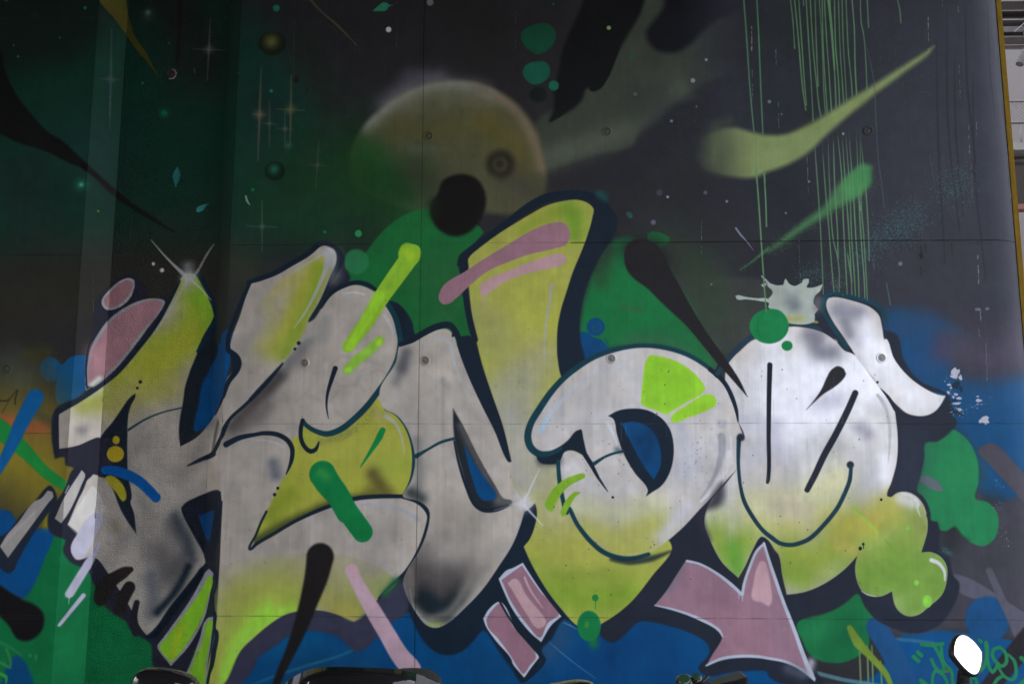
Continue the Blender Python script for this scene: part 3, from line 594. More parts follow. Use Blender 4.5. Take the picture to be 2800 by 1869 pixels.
spray('c2 1380,950 1400,1200 1380,1400', 20, col('96,96,96@1130'), .6, clip=N)
spray('c2 1330,1400 1420,1450', 22, col('40,46,48@1130'), .8, clip=N)
spray('d2 1400,520 1550,650 1700,700', 50, col('80,74,74@1200'), .8, clip=N)
spray('d2 1420,760 1550,880 1650,900', 42, col('42,44,50@1200'), .9, clip=N)
spray('u 320,1080 400,1130 520,1100', 60, col('84,78,76@1180'), .6, clip=N); spray('u 300,1130 400,1190 470,1170', 56, col('62,57,57@1180'), .85, clip=N); spray('u 330,1215 400,1275 470,1220', 34, col('20,26,30@1180'), .95, clip=N); spray('u 470,1290 620,1150 720,1020', 14, col('150,146,140@1230'), .6, clip=N)
spray('d2 1480,850 1600,930', 28, col('22,34,42@1200'), .9, clip=N)
spray('d2 1480,400 1600,300', 45, col('104,98,94@1200'), .6, clip=N)
spray('d2 1650,100 1800,200', 60, col('124,116,108@1250'), .6, clip=N)
spray('d2 1320,600 1340,800', 16, col('108,98,92@1120'), .7, clip=N)
spray('d2 1850,650 1650,950 1500,1010', 16, col('112,108,102@1250'), .7, clip=N)
spray('d2 1480,1060 1580,1060', 10, col('120,140,60@1200'), .8, clip=N)
line('b2 1240,1540 1340,1500 1440,1440 1560,1385 1660,1375 1730,1450', [10, 13, 14, 14, 14, 10], NAVY, f=2)
NW = fill('b2 1700,1400 1760,1470 1830,1465 1890,1568 c2 1940,300 2030,570 2120,830 2195,1080 2195,1130 2170,1140 2140,1100 2050,880 1930,640 1820,400 1740,190 1700,60 b2 1680,1480', NAVY, f=2.2, part=('painted_wedge', 'long dark wedge between the third letter and the tall stroke'))
line('b2 1710,1450 1760,1490 c2 1720,60', 3, NAVY, f=2)
IW = fill('c2 1690,680* 1760,800 1900,1080 2050,1340 2120,1450 2195,1470 d3 0,10 c2 2100,1530 1960,1545 1880,1500 1830,1400 1760,1180 1710,980 1693,850', col('30,34,40@1300'), f=3.5, part=('painted_letter_counter', None))
spray('c2 1760,830 1880,1080 2000,1300 2100,1430', 15, col('86,80,80@1320'), .8, clip=IW)
spray('c2 2080,1470 2195,1490', 20, col('96,94,94@1380'), .75, clip=IW)
fill('c2 1785,990* 1870,1140 1980,1300 2060,1420 2050,1450 1960,1470 1910,1430 1860,1300 1810,1120', col('6,62,108@1320'), f=3)
line('c2 1700,960 1740,1150 1810,1360 1880,1500 1950,1545 2060,1545 2195,1495', [4, 5, 7, 9, 10, 8, 3], NAVY, f=2.2)
line('c2 1375,1085 1470,1030 1590,965 1700,935', [10, 5, 6, 6], TEAL, f=1.7)
line('c2 1410,140 1480,95 1560,65 1620,75 1660,120 1700,280 1760,450 1830,590', [4, 7, 9, 12, 13, 7, 5, 2], HL, f=2, op=.75)
line('u 285,1180 310,1270 370,1325 420,1330 560,1250 680,1110 750,960', [2, 5, 7, 7, 6, 5, 3], col('150,145,138@1230'), f=3, op=.5, clip=N)
line('d2 2040,80 2195,25 d3 40,-10', [2, 4, 5], WHITE*.8, f=2, op=.6)
line('d3 110,60 60,220 0,330 d2 2100,520', [5, 4, 4, 2], WHITE*.85, f=2, op=.6)

# ---- TALL STROKE
T_ = fill('b2 1812,820* 1870,740 2000,640 2195,520 b3 150,430 300,350 450,312 560,303 650,330 700,380 690,450 650,600 590,760 530,900 470,1080 420,1240 390,1400 385,1568 c3 390,250 440,430 900,600 900,1500 d3 1370,390 1200,640 1000,880 800,1030 640,1100 550,1060 430,930 300,760 160,520 102,390* 150,330 200,200 215,90 c3 190,1480 100,1450 0,1300 0,1140* c2 2120,830 2030,570 1940,300 1870,0 b2 1860,1350 1830,1100 1815,900', YEL, f=2.4, part=('painted_tall_stroke', 'tall yellow stroke rising above the mural, two pink bars on it'))
spray('b3 480,380 540,480 520,580', 42, col('104,142,42@1560'), .85, clip=T_)
spray('b3 350,420 100,560', 30, col('128,146,48@1500'), .7, clip=T_)
spray('b3 300,1150 150,1200 350,1350', 60, col('160,160,66@1480'), .6, clip=T_)
spray('b2 1950,1300 2100,1450 c2 2000,100', 60, col('138,138,92@1330'), .6, clip=T_)
spray('c3 250,250 100,350', 70, col('152,148,112@1450'), .8, clip=T_)
spray('c2 2150,500 c3 100,450 c3 50,700', 75, col('148,146,120@1420'), .85, clip=T_)
spray('c3 -50,750 120,1000 250,1200', 90, col('152,148,138@1420'), .95, metal=.5, clip=T_)
spray('c3 -80,1050 100,1300', 60, col('152,146,142@1420'), .95, metal=.6, clip=T_)
spray('c3 350,1250 700,1350 d3 350,100', 80, col('164,160,128@1500'), .8, clip=T_)
spray('d3 200,500 600,700 1100,550', 90, col('150,154,68@1600'), .9, clip=T_)
spray('d3 350,780 700,850 1000,800', 60, col('118,146,46@1600'), .9, clip=T_)
spray('d3 350,620 900,650', 24, col('124,144,52@1600'), .6, clip=T_)
spray('d3 200,520 320,700 450,850', 14, col('130,150,56@1500'), .5, clip=T_)
line('b3 340,1030 325,1150 300,1300 285,1450 275,1568 c3 285,200 285,260', [13, 9, 7, 6, 5, 4, 1], WHITE*.85, f=2.2, op=.7)
line('b2 1740,860 1770,800 1900,690 2170,490 b3 150,362 300,285 450,262 560,255 680,280', [8, 18, 15, 16, 20, 20, 20, 20, 20], NAVY, f=2.5)
line('b2 1790,820 1780,950 1800,1150 1850,1400 1880,1500', [14, 14, 12, 14, 12], NAVY, f=2.5)
fill('b2 1745,820 1775,790 1815,830 1810,930 1760,940', NAVY, f=3)
line('b3 680,300 740,350 720,450 660,640 590,820', [14, 12, 10, 10, 8], NAVY, f=3)
spray('b3 760,260 800,300', 12, col('30,74,70@1650'), .6)
# pink bars
fill('q 178,1350 200,1308 300,1243 400,1178 500,1118 570,1075 640,1040 700,1022 745,1020 775,1050 778,1095 760,1122 700,1142 600,1165 500,1200 400,1245 330,1300 260,1365 225,1392 195,1394 178,1375', PINK, f=1.8, part=('painted_stroke', 'long dull pink bar across the tall stroke'))
fill('q 365,1312 380,1295 500,1240 640,1187 735,1163 760,1178 765,1195 745,1213 600,1250 480,1293 385,1362* 370,1345', PINKL, f=1.8, part=('painted_stroke', 'shorter pale pink bar below the dull pink one'))
line('b2 1948,1140 1955,1240', [5, 1], PINKL, f=1)

# ---- LETTER 4
D_ = fill('c3 165,900 175,800 240,680 350,520 500,380 700,250 900,180 1100,155 1300,170 1500,230 1700,350 1830,480 1900,620 1940,790 2000,1000 1960,1150 1850,1280 1700,1450 d3 1620,60 1450,240 1200,430 1050,490 950,490 800,450 680,360 560,200 490,60 c3 440,1450 415,1250 420,1110 450,1050 500,1035 620,1090* 610,940 590,860* 550,870 480,950 400,1010 300,1045 220,1040 175,980', SIL, f=2.2, metal=MS, part=('painted_letter', 'fourth letter, pale silver round form with a dark eye shape'))
mottle(D_, 80, .62, 1.0, r=(12, 50), tint=(.99, .98, 1.0), streak=.4)
spray('d3 650,250 900,330 1200,200', 70, col('166,166,86@1700'), .95, clip=D_)
spray('d3 900,430 1150,400', 30, col('164,164,76@1700'), .8, clip=D_)
spray('c3 550,1500 900,1568 1200,1500', 40, col('186,184,150@1700'), .7, clip=D_)
spray('d3 1500,50 1300,300', 26, col('196,192,200@1850'), .7, clip=D_)
spray('c3 1440,850 1500,1100 1480,1200', 40, col('160,160,172@1880'), .7, metal=.6, clip=D_)
spray('c3 350,900 300,960', 50, col('176,168,168@1500'), .5, metal=.6, clip=D_)
fill('c3 400,1010 480,950 550,870 590,855 612,940 650,1080 700,1150 650,1110 560,1050 500,1035 450,1050 420,1110 400,1140 300,1155 240,1140 210,1090 300,1060', NAVY, f=2.4)
spray('c3 260,1120 380,1120', 14, NAVY, .8)
line('c3 420,440 340,530 230,690 160,810 135,920 160,1010 230,1065 330,1060 420,1020', [12, 13, 14, 14, 15, 15, 14, 10, 8], TEAL, f=2)
line('c3 420,440 500,370 700,240 900,170 1100,140 1300,155 1500,215 1700,340 1760,400', [12, 12, 11, 10, 9, 10, 10, 9, 9], TEAL, f=2)
line('c3 1760,390 1830,470 1890,590 1925,700 1938,790', [10, 8, 8, 6, 2], NAVY, f=1.8)
line('c3 395,1130 405,1280 430,1430 470,1568 d3 480,60 560,200 680,350 800,445 950,490 1050,487 1170,455', [8, 9, 9, 9, 9, 9, 10, 10, 10, 9, 8], TEAL, f=2)
line('d3 850,500 1000,520 1200,490 1360,430', [6, 12, 12, 4], NAVY, f=6, op=.8)
line('c3 630,1080 680,1160 740,1270 822,1390', [10, 9, 6, 1], NAVY, f=1.6)
line('c3 705,1150 800,1090 880,1060 950,1045', [8, 5, 5, 5], TEAL, f=1.6)
spray('c3 900,1030 930,1045', 8, TEAL, .5)
disc(864, 1438, 11, 11, NAVY, t='c3', f=1.2)
fill('c3 825,742* 900,700 1000,680 1150,690 1280,760 1350,850 1380,950 1385,1080 1350,1230 1280,1340 1200,1395 1148,1430* 1165,1380 1050,1225 960,1070 900,900 868,765', NAVY, f=2.2, part=('painted_letter_counter', None))
fill('c3 938,805* 1050,792 1160,830 1240,930 1275,1050 1270,1180 1215,1290* 1130,1170 1040,1010', BLUE, f=2.6, part=('painted_splash', 'blue eye shape in the fourth letter'))
spray('c3 1100,950 1180,900 1150,1100', 26, col('14,46,82@1760'), .6)
fill('c3 1180,225 1250,228 1400,270 1530,350 1620,440 1655,510 1600,570 1480,630 1325,730* 1200,680 1110,640 1108,570 1120,450 1150,270', LIME, f=2.6, part=('painted_patch', 'bright lime fan patch on the fourth letter'))
fill('c3 1200,260 1300,270 1480,350 1600,480 1570,540 1330,690 1140,610 1150,400', col('136,196,48@1850'), f=10, op=.6)
fill('c3 1650,560 1700,555 1745,590 1750,640 1700,680 1500,760 1390,800 1360,780 1370,740 1500,650', LIME, f=2.4, part=('painted_patch', 'narrow lime patch beside the fan patch'))
line('c3 245,880 290,780 400,640 560,480 750,380 940,315', [13, 12, 10, 6, 5, 2], col('170,176,186@1550'), f=2, op=.75)
line('c3 250,870 300,770', [12, 12], col('150,186,204@1500'), f=2.5, op=.6)
line('c3 820,800 870,900 900,990', [10, 8, 3], col('200,200,204@1680'), f=2, op=.6); line('c3 910,1100 980,1230 1080,1370', [10, 8, 3], col('160,158,160@1700'), f=3, op=.4)
disc(1797, 808, 46, 42, col('182,180,184@1970'), t='c3', f=2, op=.9)
line('c3 1795,920 1800,1030 1760,1200 1690,1340 1615,1450', [21, 18, 12, 8, 2], col('168,166,172@1950'), f=2, op=.9, part=('painted_highlight', 'grey curved highlight at the right of the fourth letter'))
line('c3 1860,1050 1830,1200 1700,1400 d3 1620,0', [12, 14, 10, 6], np.array([.95, .94, .96]), f=3, op=.6)
# scratches and worn spots
for _ in range(26):
    x, y = rng.uniform(1480, 1680), rng.uniform(880, 1320); line(f'c3 {x},{y} {x+rng.uniform(-16,16)},{y+rng.uniform(4,22)}', [1.5, 3, 1], col('120,118,120@1900'), f=.8, op=.8)
# olive hook strokes
line('c3 320,1500 380,1400 460,1320 550,1275 605,1255', [24, 26, 22, 18, 14], col('118,158,40@1520'), f=1.8, part=('painted_stroke', 'olive hooked stroke on the fourth letter'))
line('c3 440,1568 500,1460 540,1410 570,1400', [16, 14, 12, 6], col('118,158,40@1540'), f=1.8); line('d3 440,110 465,30 500,-20', [12, 14, 14], col('118,158,40@1540'), f=1.8)
fill('d3 285,30 320,-30 370,20 340,90 300,70', col('118,158,40@1500'), f=2)

# ---- LETTER 5
O_ = fill('c3 1830,480 1900,620 1940,790 1990,900 1950,1150 1850,1300 1700,1480 d3 1650,180 1700,330 1800,520 1940,655* 2000,550 2060,420 2140,300 2195,330 d4 60,420 90,455 125,640 160,800* 250,790 350,765 500,695 650,585 770,460* 750,560 765,680 810,770 900,815 980,810 1065,765* 1085,880 1120,940 1200,985 1290,970 1380,900 1490,800 1530,680 1530,560 1480,480 1400,440 1310,442* 1340,350 1365,250 1360,120 1330,30 c4 1270,1430 1200,1395 1110,1400 1050,1440 1020,1430 1060,1300 1100,1150 1112,1000 1100,800 1070,650 970,512* c4 880,400 740,216 650,180 560,60 b4 600,1520 470,1440 330,1400 180,1388 50,1420 b3 2100,1490 2050,1510 1950,1600 c3 1860,270', SIL, f=2.4, metal=MS, part=('painted_letter', 'last letter, whitest of all, with two dark slits and lime tail'))
mottle(O_, 120, .6, 1.0, r=(12, 60), op=(.15, .4), tint=(.98, .975, 1.0), streak=.3)
for s_, r_ in (('c4 300,350 250,500 80,380', 90), ('c4 500,450 800,420', 100), ('c4 200,800 500,700', 70), ('c4 60,600 100,900', 60), ('c4 850,350 900,500', 60)):
    spray(s_, r_, np.array([.93, .92, .95]), .75, metal=.6, clip=O_)
for s_, r_, c_ in (('c4 400,60 430,180 550,200', 36, '84,84,94@2250'), ('c4 360,50 420,80', 30, '118,114,124@2230'), ('c4 30,850 60,980 120,1060', 40, '160,156,168@2130'),
                   ('c4 800,850 850,900', 26, '130,128,140@2360'), ('c4 600,1000 580,1250 620,1400', 46, '168,166,162@2300'), ('c3 2000,800 2100,780', 40, '176,174,184@2050'),
                   ('c4 440,640 600,600', 30, '172,170,182@2280'), ('c3 2050,1100 2150,1050', 40, '168,166,176@2080'), ('b4 60,1480 30,1540', 40, '210,206,216@2130')):
    spray(s_, r_, col(c_), .7, metal=.5, clip=O_)
for s_, r_, c_ in (('d4 -100,150 200,200 450,100', 60, '196,190,120@2200'), ('c3 2050,1500 c4 300,1450 600,1300', 60, '206,202,160@2200'), ('d4 100,30 300,100', 50, '200,190,160@2200'),
                   ('d4 200,450 400,500 700,250', 80, '152,166,64@2280'), ('d4 300,650 150,600', 50, '130,156,58@2230'), ('d3 1750,100 1900,200', 40, '190,190,160@1980'),
                   ('d3 1750,300 1850,450 2000,350', 60, '144,164,66@1990'), ('d3 1900,420 1930,580', 40, '106,158,58@1980'), ('d4 700,250 900,180 1100,120', 60, '184,170,80@2380'),
                   ('d4 900,250 950,150', 30, '196,170,84@2390'), ('d4 850,600 1000,500 1200,350', 110, '140,166,66@2400'), ('d4 900,700 1300,750 1250,900', 90, '116,152,62@2450'),
                   ('d4 1150,600 1450,550 1450,750', 70, '120,158,64@2500'), ('d4 600,350 720,420', 26, '176,168,84@2300'), ('c4 1080,1500 d4 1000,60', 45, '180,178,90@2430'),
                   ('d4 1250,100 1300,250', 36, '150,164,84@2480'), ('c4 1150,1450 1230,1480', 24, '214,212,206@2470')):
    spray(s_, r_, col(c_), .95, metal=0.0, clip=O_)
spray('c4 1000,1100 1010,1250', 26, np.array([.93, .92, .95]), .8, metal=.5, clip=O_)
fill('d3 1640,100 1700,330 1600,200 c3 1700,1450 1800,1310 1820,1350 1790,1500', col('48,46,56@1930'), f=14, op=.85)
line('c3 1700,345 1760,390 1830,470 1890,590 1925,700 1938,790', [10, 10, 9, 9, 7, 2], NAVY, f=1.8)
line('c3 1760,380 1800,300', 14, NAVY, f=3)
disc(1797, 808, 46, 42, col('182,180,184@1970'), t='c3', f=2, op=.9)
line('c3 1795,920 1800,1030 1760,1200 1690,1340 1615,1450', [21, 18, 12, 8, 2], col('160,158,164@1950'), f=2, op=.9)
# ear
EAR = fill('b4 498,1150* 560,1135 700,1160 880,1225 950,1290 980,1400 1000,1500 c4 1010,80 1080,250 1200,400 1350,510 1460,560 1522,570* 1470,660 1420,710 1330,742 1200,722 1100,645 1020,560 968,508* 740,216* b4 650,1480 560,1350 500,1220', SIL, f=2.4, metal=MS, part=('painted_ear', 'silver ear shape curling off the last letter'))
mottle(EAR, 30, .55, 1.0, r=(10, 40), tint=(.98, .975, 1.0))
for s_, r_, c_ in (('b4 600,1250 780,1280', 34, '120,118,130@2320'), ('b4 660,1350 700,1450', 26, '116,114,124@2320'), ('b4 780,1530 820,1480', 24, '160,156,168@2350')): spray(s_, r_, col(c_), .85, metal=.5, clip=EAR)
for s_, r_ in (('c4 950,200 1050,400 1250,560', 60), ('b4 850,1350 850,1500', 30)): spray(s_, r_, np.array([.92, .91, .94]), .6, metal=.6, clip=EAR)
line('b4 470,1270 478,1165 530,1105 700,1125 905,1188 990,1262 1022,1360', [10, 12, 11, 11, 10, 10, 3], TEAL, f=2)
line('w 898,484 930,520 965,575', [1, 8, 12], col('40,44,58@2400'), f=1.6)
fill('b4 400,1290 430,1250 480,1270 520,1340 620,1500 c4 700,150 742,218* 680,180 560,70 420,0 b4 470,1430 430,1370', col('40,44,58@2270'), f=2.2)
line('b4 480,1270 560,1400 680,1568', 9, TEAL, f=2)
line('c3 1765,375 1840,270 1960,140 2100,40 b4 200,1365 330,1372 450,1410', [14, 15, 15, 14, 13, 11, 7], col('36,58,74@2000'), f=2.2)
line('b4 180,1340 280,1330 420,1350', [8, 9, 6], col('170,170,96@2200'), f=3, op=.9)
fill('v 40,122* 150,258 240,368 312,450* 362,507* 330,440 280,365 215,275 150,170 95,70*', col('34,31,34@1800'), f=2)
# slits of the last letter
line('c4 15,305 8,600 5,900 0,1290 c3 2190,1310', [14, 12, 11, 10, 8], col('30,34,44@2100'), f=1.6)
line('c4 748,545 680,700 580,900 480,1080 400,1250 335,1375', [16, 17, 17, 17, 16, 14], col('36,40,52@2280'), f=2)
fill('c4 600,315 650,340 668,380 640,430 560,500 480,550 400,620 328,688* 400,600 460,510 500,420 540,350', col('44,42,48@2250'), f=2.4, part=('painted_drip', 'black drop on the last letter'))
disc(705, 1160, 31, 31, col('40,44,56@2320'), t='c4', f=2.5); line('c4 712,1170 700,1290 650,1420 600,1520 550,1590 d4 500,180 350,325 270,360 200,375 100,360 40,320 d3 2150,250 2060,130 1990,0 c3 1960,1350 1940,1150 1945,940', [9, 11, 11, 11, 11, 11, 11, 11, 11, 11, 12, 11, 11, 11, 9, 9, 12], col('28,56,68@2150'), f=2)
disc(1960, 925, 33, 33, col('34,38,52@2020'), t='c3', f=4)
line('c4 940,565 1000,650 1035,780 1045,900 1030,1140', [9, 11, 10, 8, 2], col('190,190,190@2420'), f=2, op=.9, part=('painted_highlight', 'grey curved highlight inside the last letter'))
disc(938, 453, 10, 10, col('24,24,30@2400'), t='c4', f=1.2); disc(970, 1458, 11, 11, col('24,24,30@2400'), t='c4', f=1.2)
disc(790, 405, 15, 17, col('24,28,36@2350'), t='d4', f=1.4); disc(816, 368, 11, 12, col('24,28,36@2350'), t='d4', f=1.4); line('d4 817,370 818,405', 2, NAVY2, f=1)
line('c4 1155,1410 1230,1430 1290,1500 d4 1280,40 1305,130', [9, 8, 7, 6, 2], WHITE, f=2.5, op=.85)
line('d4 1400,505 1460,530 1510,600 1515,680', [11, 10, 8, 3], WHITE, f=2, op=.95, part=('painted_highlight', 'white curved highlight on the lime tail'))
line('d4 800,770 850,800 920,815', [2, 4, 2], WHITE, f=2, op=.7)
line('d4 735,70 800,130 900,230 940,280', [13, 9, 9, 2], col('160,190,74@2370'), f=2, op=.8); line('d4 1000,330 1060,400 1120,480', [2, 3, 1], col('110,158,60@2440'), f=1.5, op=.7)
for x, y, rx, ry in ((1200, 232, 17, 18), (1273, 699, 22, 23), (1365, 858, 40, 56)): disc(x, y, rx, ry, col('136,200,84@2500'), t='d4', f=2.5, part=('painted_dot', None))
disc(1362, 855, 20, 24, col('150,214,56@2530'), t='d4', f=4)
line('d4 1365,120 1400,180 1445,185', 6, NAVY2, f=3)
line('c4 1230,1385 1310,1430 1360,1520 d4 1380,120', [6, 8, 9, 8], col('40,44,58@2500'), f=2)
# splat above, green balls
fill('b3 1915,1125 1940,1118 2000,1140 2195,1160 b4 0,1150* b4 20,1100 -60,1030 b3 2195,1010* 2140,955 2195,1000 b4 0,1010* 80,1035 130,1030* 150,975 180,1020 230,1040 290,1010* 300,985 350,980 350,1010 330,1050 400,1050 470,1022* 450,1080 400,1130 390,1190 430,1240 400,1280 400,1340 b4 150,1350 b4 20,1240 b3 2195,1220 b4 10,1190 b3 2100,1165 2000,1155 1930,1155', col('172,180,170@2150'), f=1.6, part=('painted_splat', 'pale ragged splat behind the last letter'))
fill('b3 2195,1010 b4 -10,1030 40,1090 0,1150 -40,1160 b3 2130,1120', col('62,66,62@2050'), f=2)
line('b3 2140,955 2180,1000 2195,1010', [3, 4, 6], col('160,170,180@2080'), f=1)
fill('b3 1915,1125 1940,1118 1990,1130 2100,1145 2195,1150 2195,1168 2080,1160 1990,1150 1930,1155', col('172,182,178@2050'), f=1.4)
spray('b4 210,1170 230,1210', 24, col('112,116,122@2170'), .8); spray('b4 150,1100 200,1150', 16, col('150,154,160@2160'), .5)
spray('b4 280,1320 150,1330', 14, col('172,168,90@2180'), .7)
spray('b4 430,1170 420,1220', 20, col('120,116,122@2240'), .6)
fill('c4 -90,-100 0,-170 b4 100,1250 170,1340 175,1400 c4 150,50 60,110 10,120 b3 2150,1500 2105,1420 2120,1320 2195,1260', col('24,126,70@2100'), f=2.5, part=('painted_ball', 'round green ball shape over the last letter'))
disc(8, 1385, 166, 148, col('24,126,70@2100'), t='b4', f=2.5)
disc(163, 1552, 47, 43, col('24,126,68@2150'), t='b4', f=1.8, part=('painted_dot', 'small green dot under the green ball'))
line('b3 1920,545 1960,600 2010,655 2070,735', [5, 5, 3, 1], col('128,130,150@2030'), f=1.2)

# ---- pink arrow and pink boxes
AR = 'd3 1495,505* 1600,530 1750,610 1880,710 1975,800* 1990,700 2040,550 2100,420 2160,360 d4 0,470 60,650 130,850 220,1080 300,1300 370,1480 410,1540* 300,1450 150,1370 0,1340 d3 2100,1325 1900,1330 1780,1355 1665,1410* 1720,1310 1790,1200 1805,1160 1780,1110 1600,1000 1400,930 1225,890* 1330,760 1420,620'
A_ = fill(AR, col('148,112,126@1950'), f=2, part=('painted_arrow', 'big pink arrow shape with a white edge, bottom right of centre'))
spray('d3 1450,550 1350,750', 18, col('112,108,124@1880'), .7, clip=A_)
spray('d3 1500,650 1800,800', 50, col('140,108,122@1920'), .5, clip=A_); spray('d4 0,900 150,1200', 60, col('140,112,128@2120'), .5, clip=A_)
spray('d3 1900,1000 2100,1200', 80, col('156,114,128@2030'), .5, clip=A_)
WL = col('178,182,196@2050')
line('d3 1500,512 1600,535 1750,615 1880,715 1970,798', [6, 6, 7, 9, 8], WL, f=1.8); line('d3 1975,795 1992,700 2042,555 2100,425 2160,365', [8, 7, 7, 7, 6], WL, f=1.8)
line('d3 2160,360 d4 0,480 60,660 130,860 220,1090 300,1310 370,1480 405,1535', [6, 8, 9, 9, 10, 11, 12, 5], WL, f=2)
line('d3 1665,1408 1780,1355 1900,1332 2100,1330 d4 0,1345 150,1375 300,1450 400,1535', [4, 8, 8, 8, 7, 7, 7, 5], WL, f=2)
line('d3 1225,892 1400,932 1600,1005 1780,1112 1805,1160', [3, 6, 8, 7, 4], WL, f=1.8)
line('d3 1945,780 1946,835', [2.5, 1], WL, f=1); line('d3 1975,800 1976,860', [3, 1], WL, f=1)
fill('d3 2140,510 2170,520 2195,600 d4 20,700 25,880 d3 2195,900 2150,870 2070,850 2055,830 2070,700 2100,570', col('190,152,158@2080'), f=3.5, part=('painted_highlight', 'paler pink patch in the arrow'))
spray('d4 370,1380 350,1450', 14, col('190,190,200@2220'), .8)
spray('d4 180,1440 300,1480', 20, col('96,100,116@2180'), .6)
line('d4 420,1540 440,1568 500,1640', 10, NAVY2, f=3)
for s1, s2, lab in (('d2 2080,665* 2150,590 d3 0,575 95,525* 250,760 428,985* 340,1060 250,1208* 150,1120 0,920 d2 2110,740', 'd2 2105,675* 2195,610 d3 85,550* 230,760 400,970 310,1040 240,1170 150,1080 0,870 d2 2130,730', 'upper pink box shape with white edges'),
                    ('d2 1948,1005* 2000,920 2090,860 2195,1030 d3 0,1040 240,1330* 170,1420 105,1512* 50,1450 0,1380 d2 2195,1370 2060,1200 1970,1070', 'd2 1975,1015* 2010,950 2095,875 2180,1030 d3 0,1060 205,1335 150,1410 100,1480 50,1420 0,1340 d2 2080,1180 1990,1080', 'lower pink box shape with white edges')):
    fill(s1, col('168,172,186@1480'), f=1.8)
    fill(s2, col('134,98,110@1420'), f=2, part=('painted_box', lab))
fill('d3 0,665 40,665 120,800 280,1000 295,1030 270,1075 220,1090 140,990 0,760 d2 2160,700 2195,670', col('174,140,144@1450'), f=3)
line('d3 110,655 150,750 265,915', [7, 6, 2], col('172,140,146@1460'), f=2)
line('d3 100,525 250,755 430,985', 3, NAVY, f=2); line('d2 2090,860 d3 0,1035 245,1330', 4, NAVY, f=2)
line('d3 245,1330 275,1350 180,1480 110,1530', 7, NAVY, f=3)

# ---- lime and yellow boxes at the foot of letter 1
for s1, s2, lab in (('d1 1760,610* 1790,580 1830,620* 1790,850 1755,990 1620,1240 1465,1412* 1400,1330 1350,1240 1400,1170 1640,830', 'd1 1790,640* 1820,650 1780,850 1740,980 1600,1230 1468,1385* 1370,1245 1420,1180 1700,800', 'upper lime sliver at the foot of the first letter'),
                    ('d1 1755,1030 1790,995 1828,990* 1815,1150 1780,1400 1750,1600 1630,1600 1585,1500* 1650,1350 1720,1150', 'd1 1770,1040 1820,1020 1800,1200 1765,1400 1735,1620 1660,1620 1610,1500* 1680,1350 1750,1150', 'lower lime sliver at the foot of the first letter')):
    fill(s1, col('128,126,134@520'), f=2)
    fill(s2, col('112,160,36@520'), f=2.4, part=('painted_sliver', lab))
spray('d1 1520,1150 1560,1080 1480,1300', 16, col('140,156,34@500'), .8); spray('d1 1650,1450 1700,1300', 12, col('110,150,40@520'), .6)
line('d1 1760,540 1850,600 1820,850 1760,1020', [4, 5, 5, 4], NAVY, f=2); line('d1 1755,1020 1800,950 1840,960 1840,1100 1855,1120 1830,1300 1770,1600', [5, 8, 8, 8, 11, 15, 16], col('18,30,36@580'), f=2)

# ---- free strokes over the letters
line('b2 1300,720 1340,755* 1320,790 1200,960 1080,1130 960,1330 850,1480 c2 790,150', [30, 50, 52, 50, 46, 42, 36, 32], col('124,164,42@1030'), f=2.2, part=('painted_stroke', 'long bright lime stroke over the second letter'))
fill('b2 1250,690 1300,670 1410,755 1400,820 1300,900* 1220,780', col('124,166,44@1100'), f=3)
line('b2 1290,740 1340,790', [22, 26], col('148,176,36@1110'), f=6, op=.6)
line('b2 1050,1130 1030,1180 900,1400 800,1568', [34, 30, 26, 22], col('138,184,44@1000'), f=5, op=.7)
line('b2 1250,850 1130,1050', [10, 14], col('112,156,52@1060'), f=5, op=.6)
line('c2 1060,95 960,190 870,260 785,345', [26, 28, 28, 26], col('122,162,56@980'), f=2.2, part=('painted_stroke', 'shorter lime stroke under the long one'))
spray('c2 1060,100 1050,120', 9, col('150,196,50@1030'), .8); spray('c2 780,350 800,340', 10, col('144,190,56@950'), .7)
line('c2 1085,865 1060,920 980,1050 895,1180', [16, 18, 10, 2], col('14,108,54@1030'), f=1.8, part=('painted_stroke', 'small green dash in the olive shape'))
line('c2 570,1240 620,1320 700,1420 780,1568 d2 760,60 915,265', [72, 68, 62, 58, 56, 54], col('12,100,52@940'), f=2.4, part=('painted_stroke', 'fat green stroke crossing the second letter'))
spray('c2 560,1220 600,1260', 18, col('50,120,56@880'), .7)
line('d2 550,480 520,640 460,840 380,1080 290,1300 190,1520 150,1650', [74, 64, 50, 38, 26, 20, 14], col('24,21,21@850'), f=5, part=('painted_drip', 'long black drop over the foot of the second letter'))
line('d2 815,590 880,720 1000,930 1120,1130 1240,1330 1330,1440 1350,1500', [32, 34, 42, 44, 48, 52, 50], col('160,132,142@1050'), f=3.2, part=('painted_stroke', 'long dusty pink stroke falling from the second letter'))
spray('d2 830,580 860,640', 14, col('172,132,138@970'), .6)
disc(660, 1070, 102, 132, col('18,108,60@1610'), t='d3', f=3, part=('painted_dot', 'green ring dot at the tip of the lime point'))
spray('d3 690,1160 700,1220', 16, col('24,110,50@1620'), .8)
disc(642, 1055, 20, 30, col('90,126,44@1600'), t='d3', f=3, op=.6); disc(713, 828, 27, 29, col('22,112,56@1620'), t='d3', f=1.6); line('d3 716,850 716,925', 2, col('22,112,56@1620'), f=1)

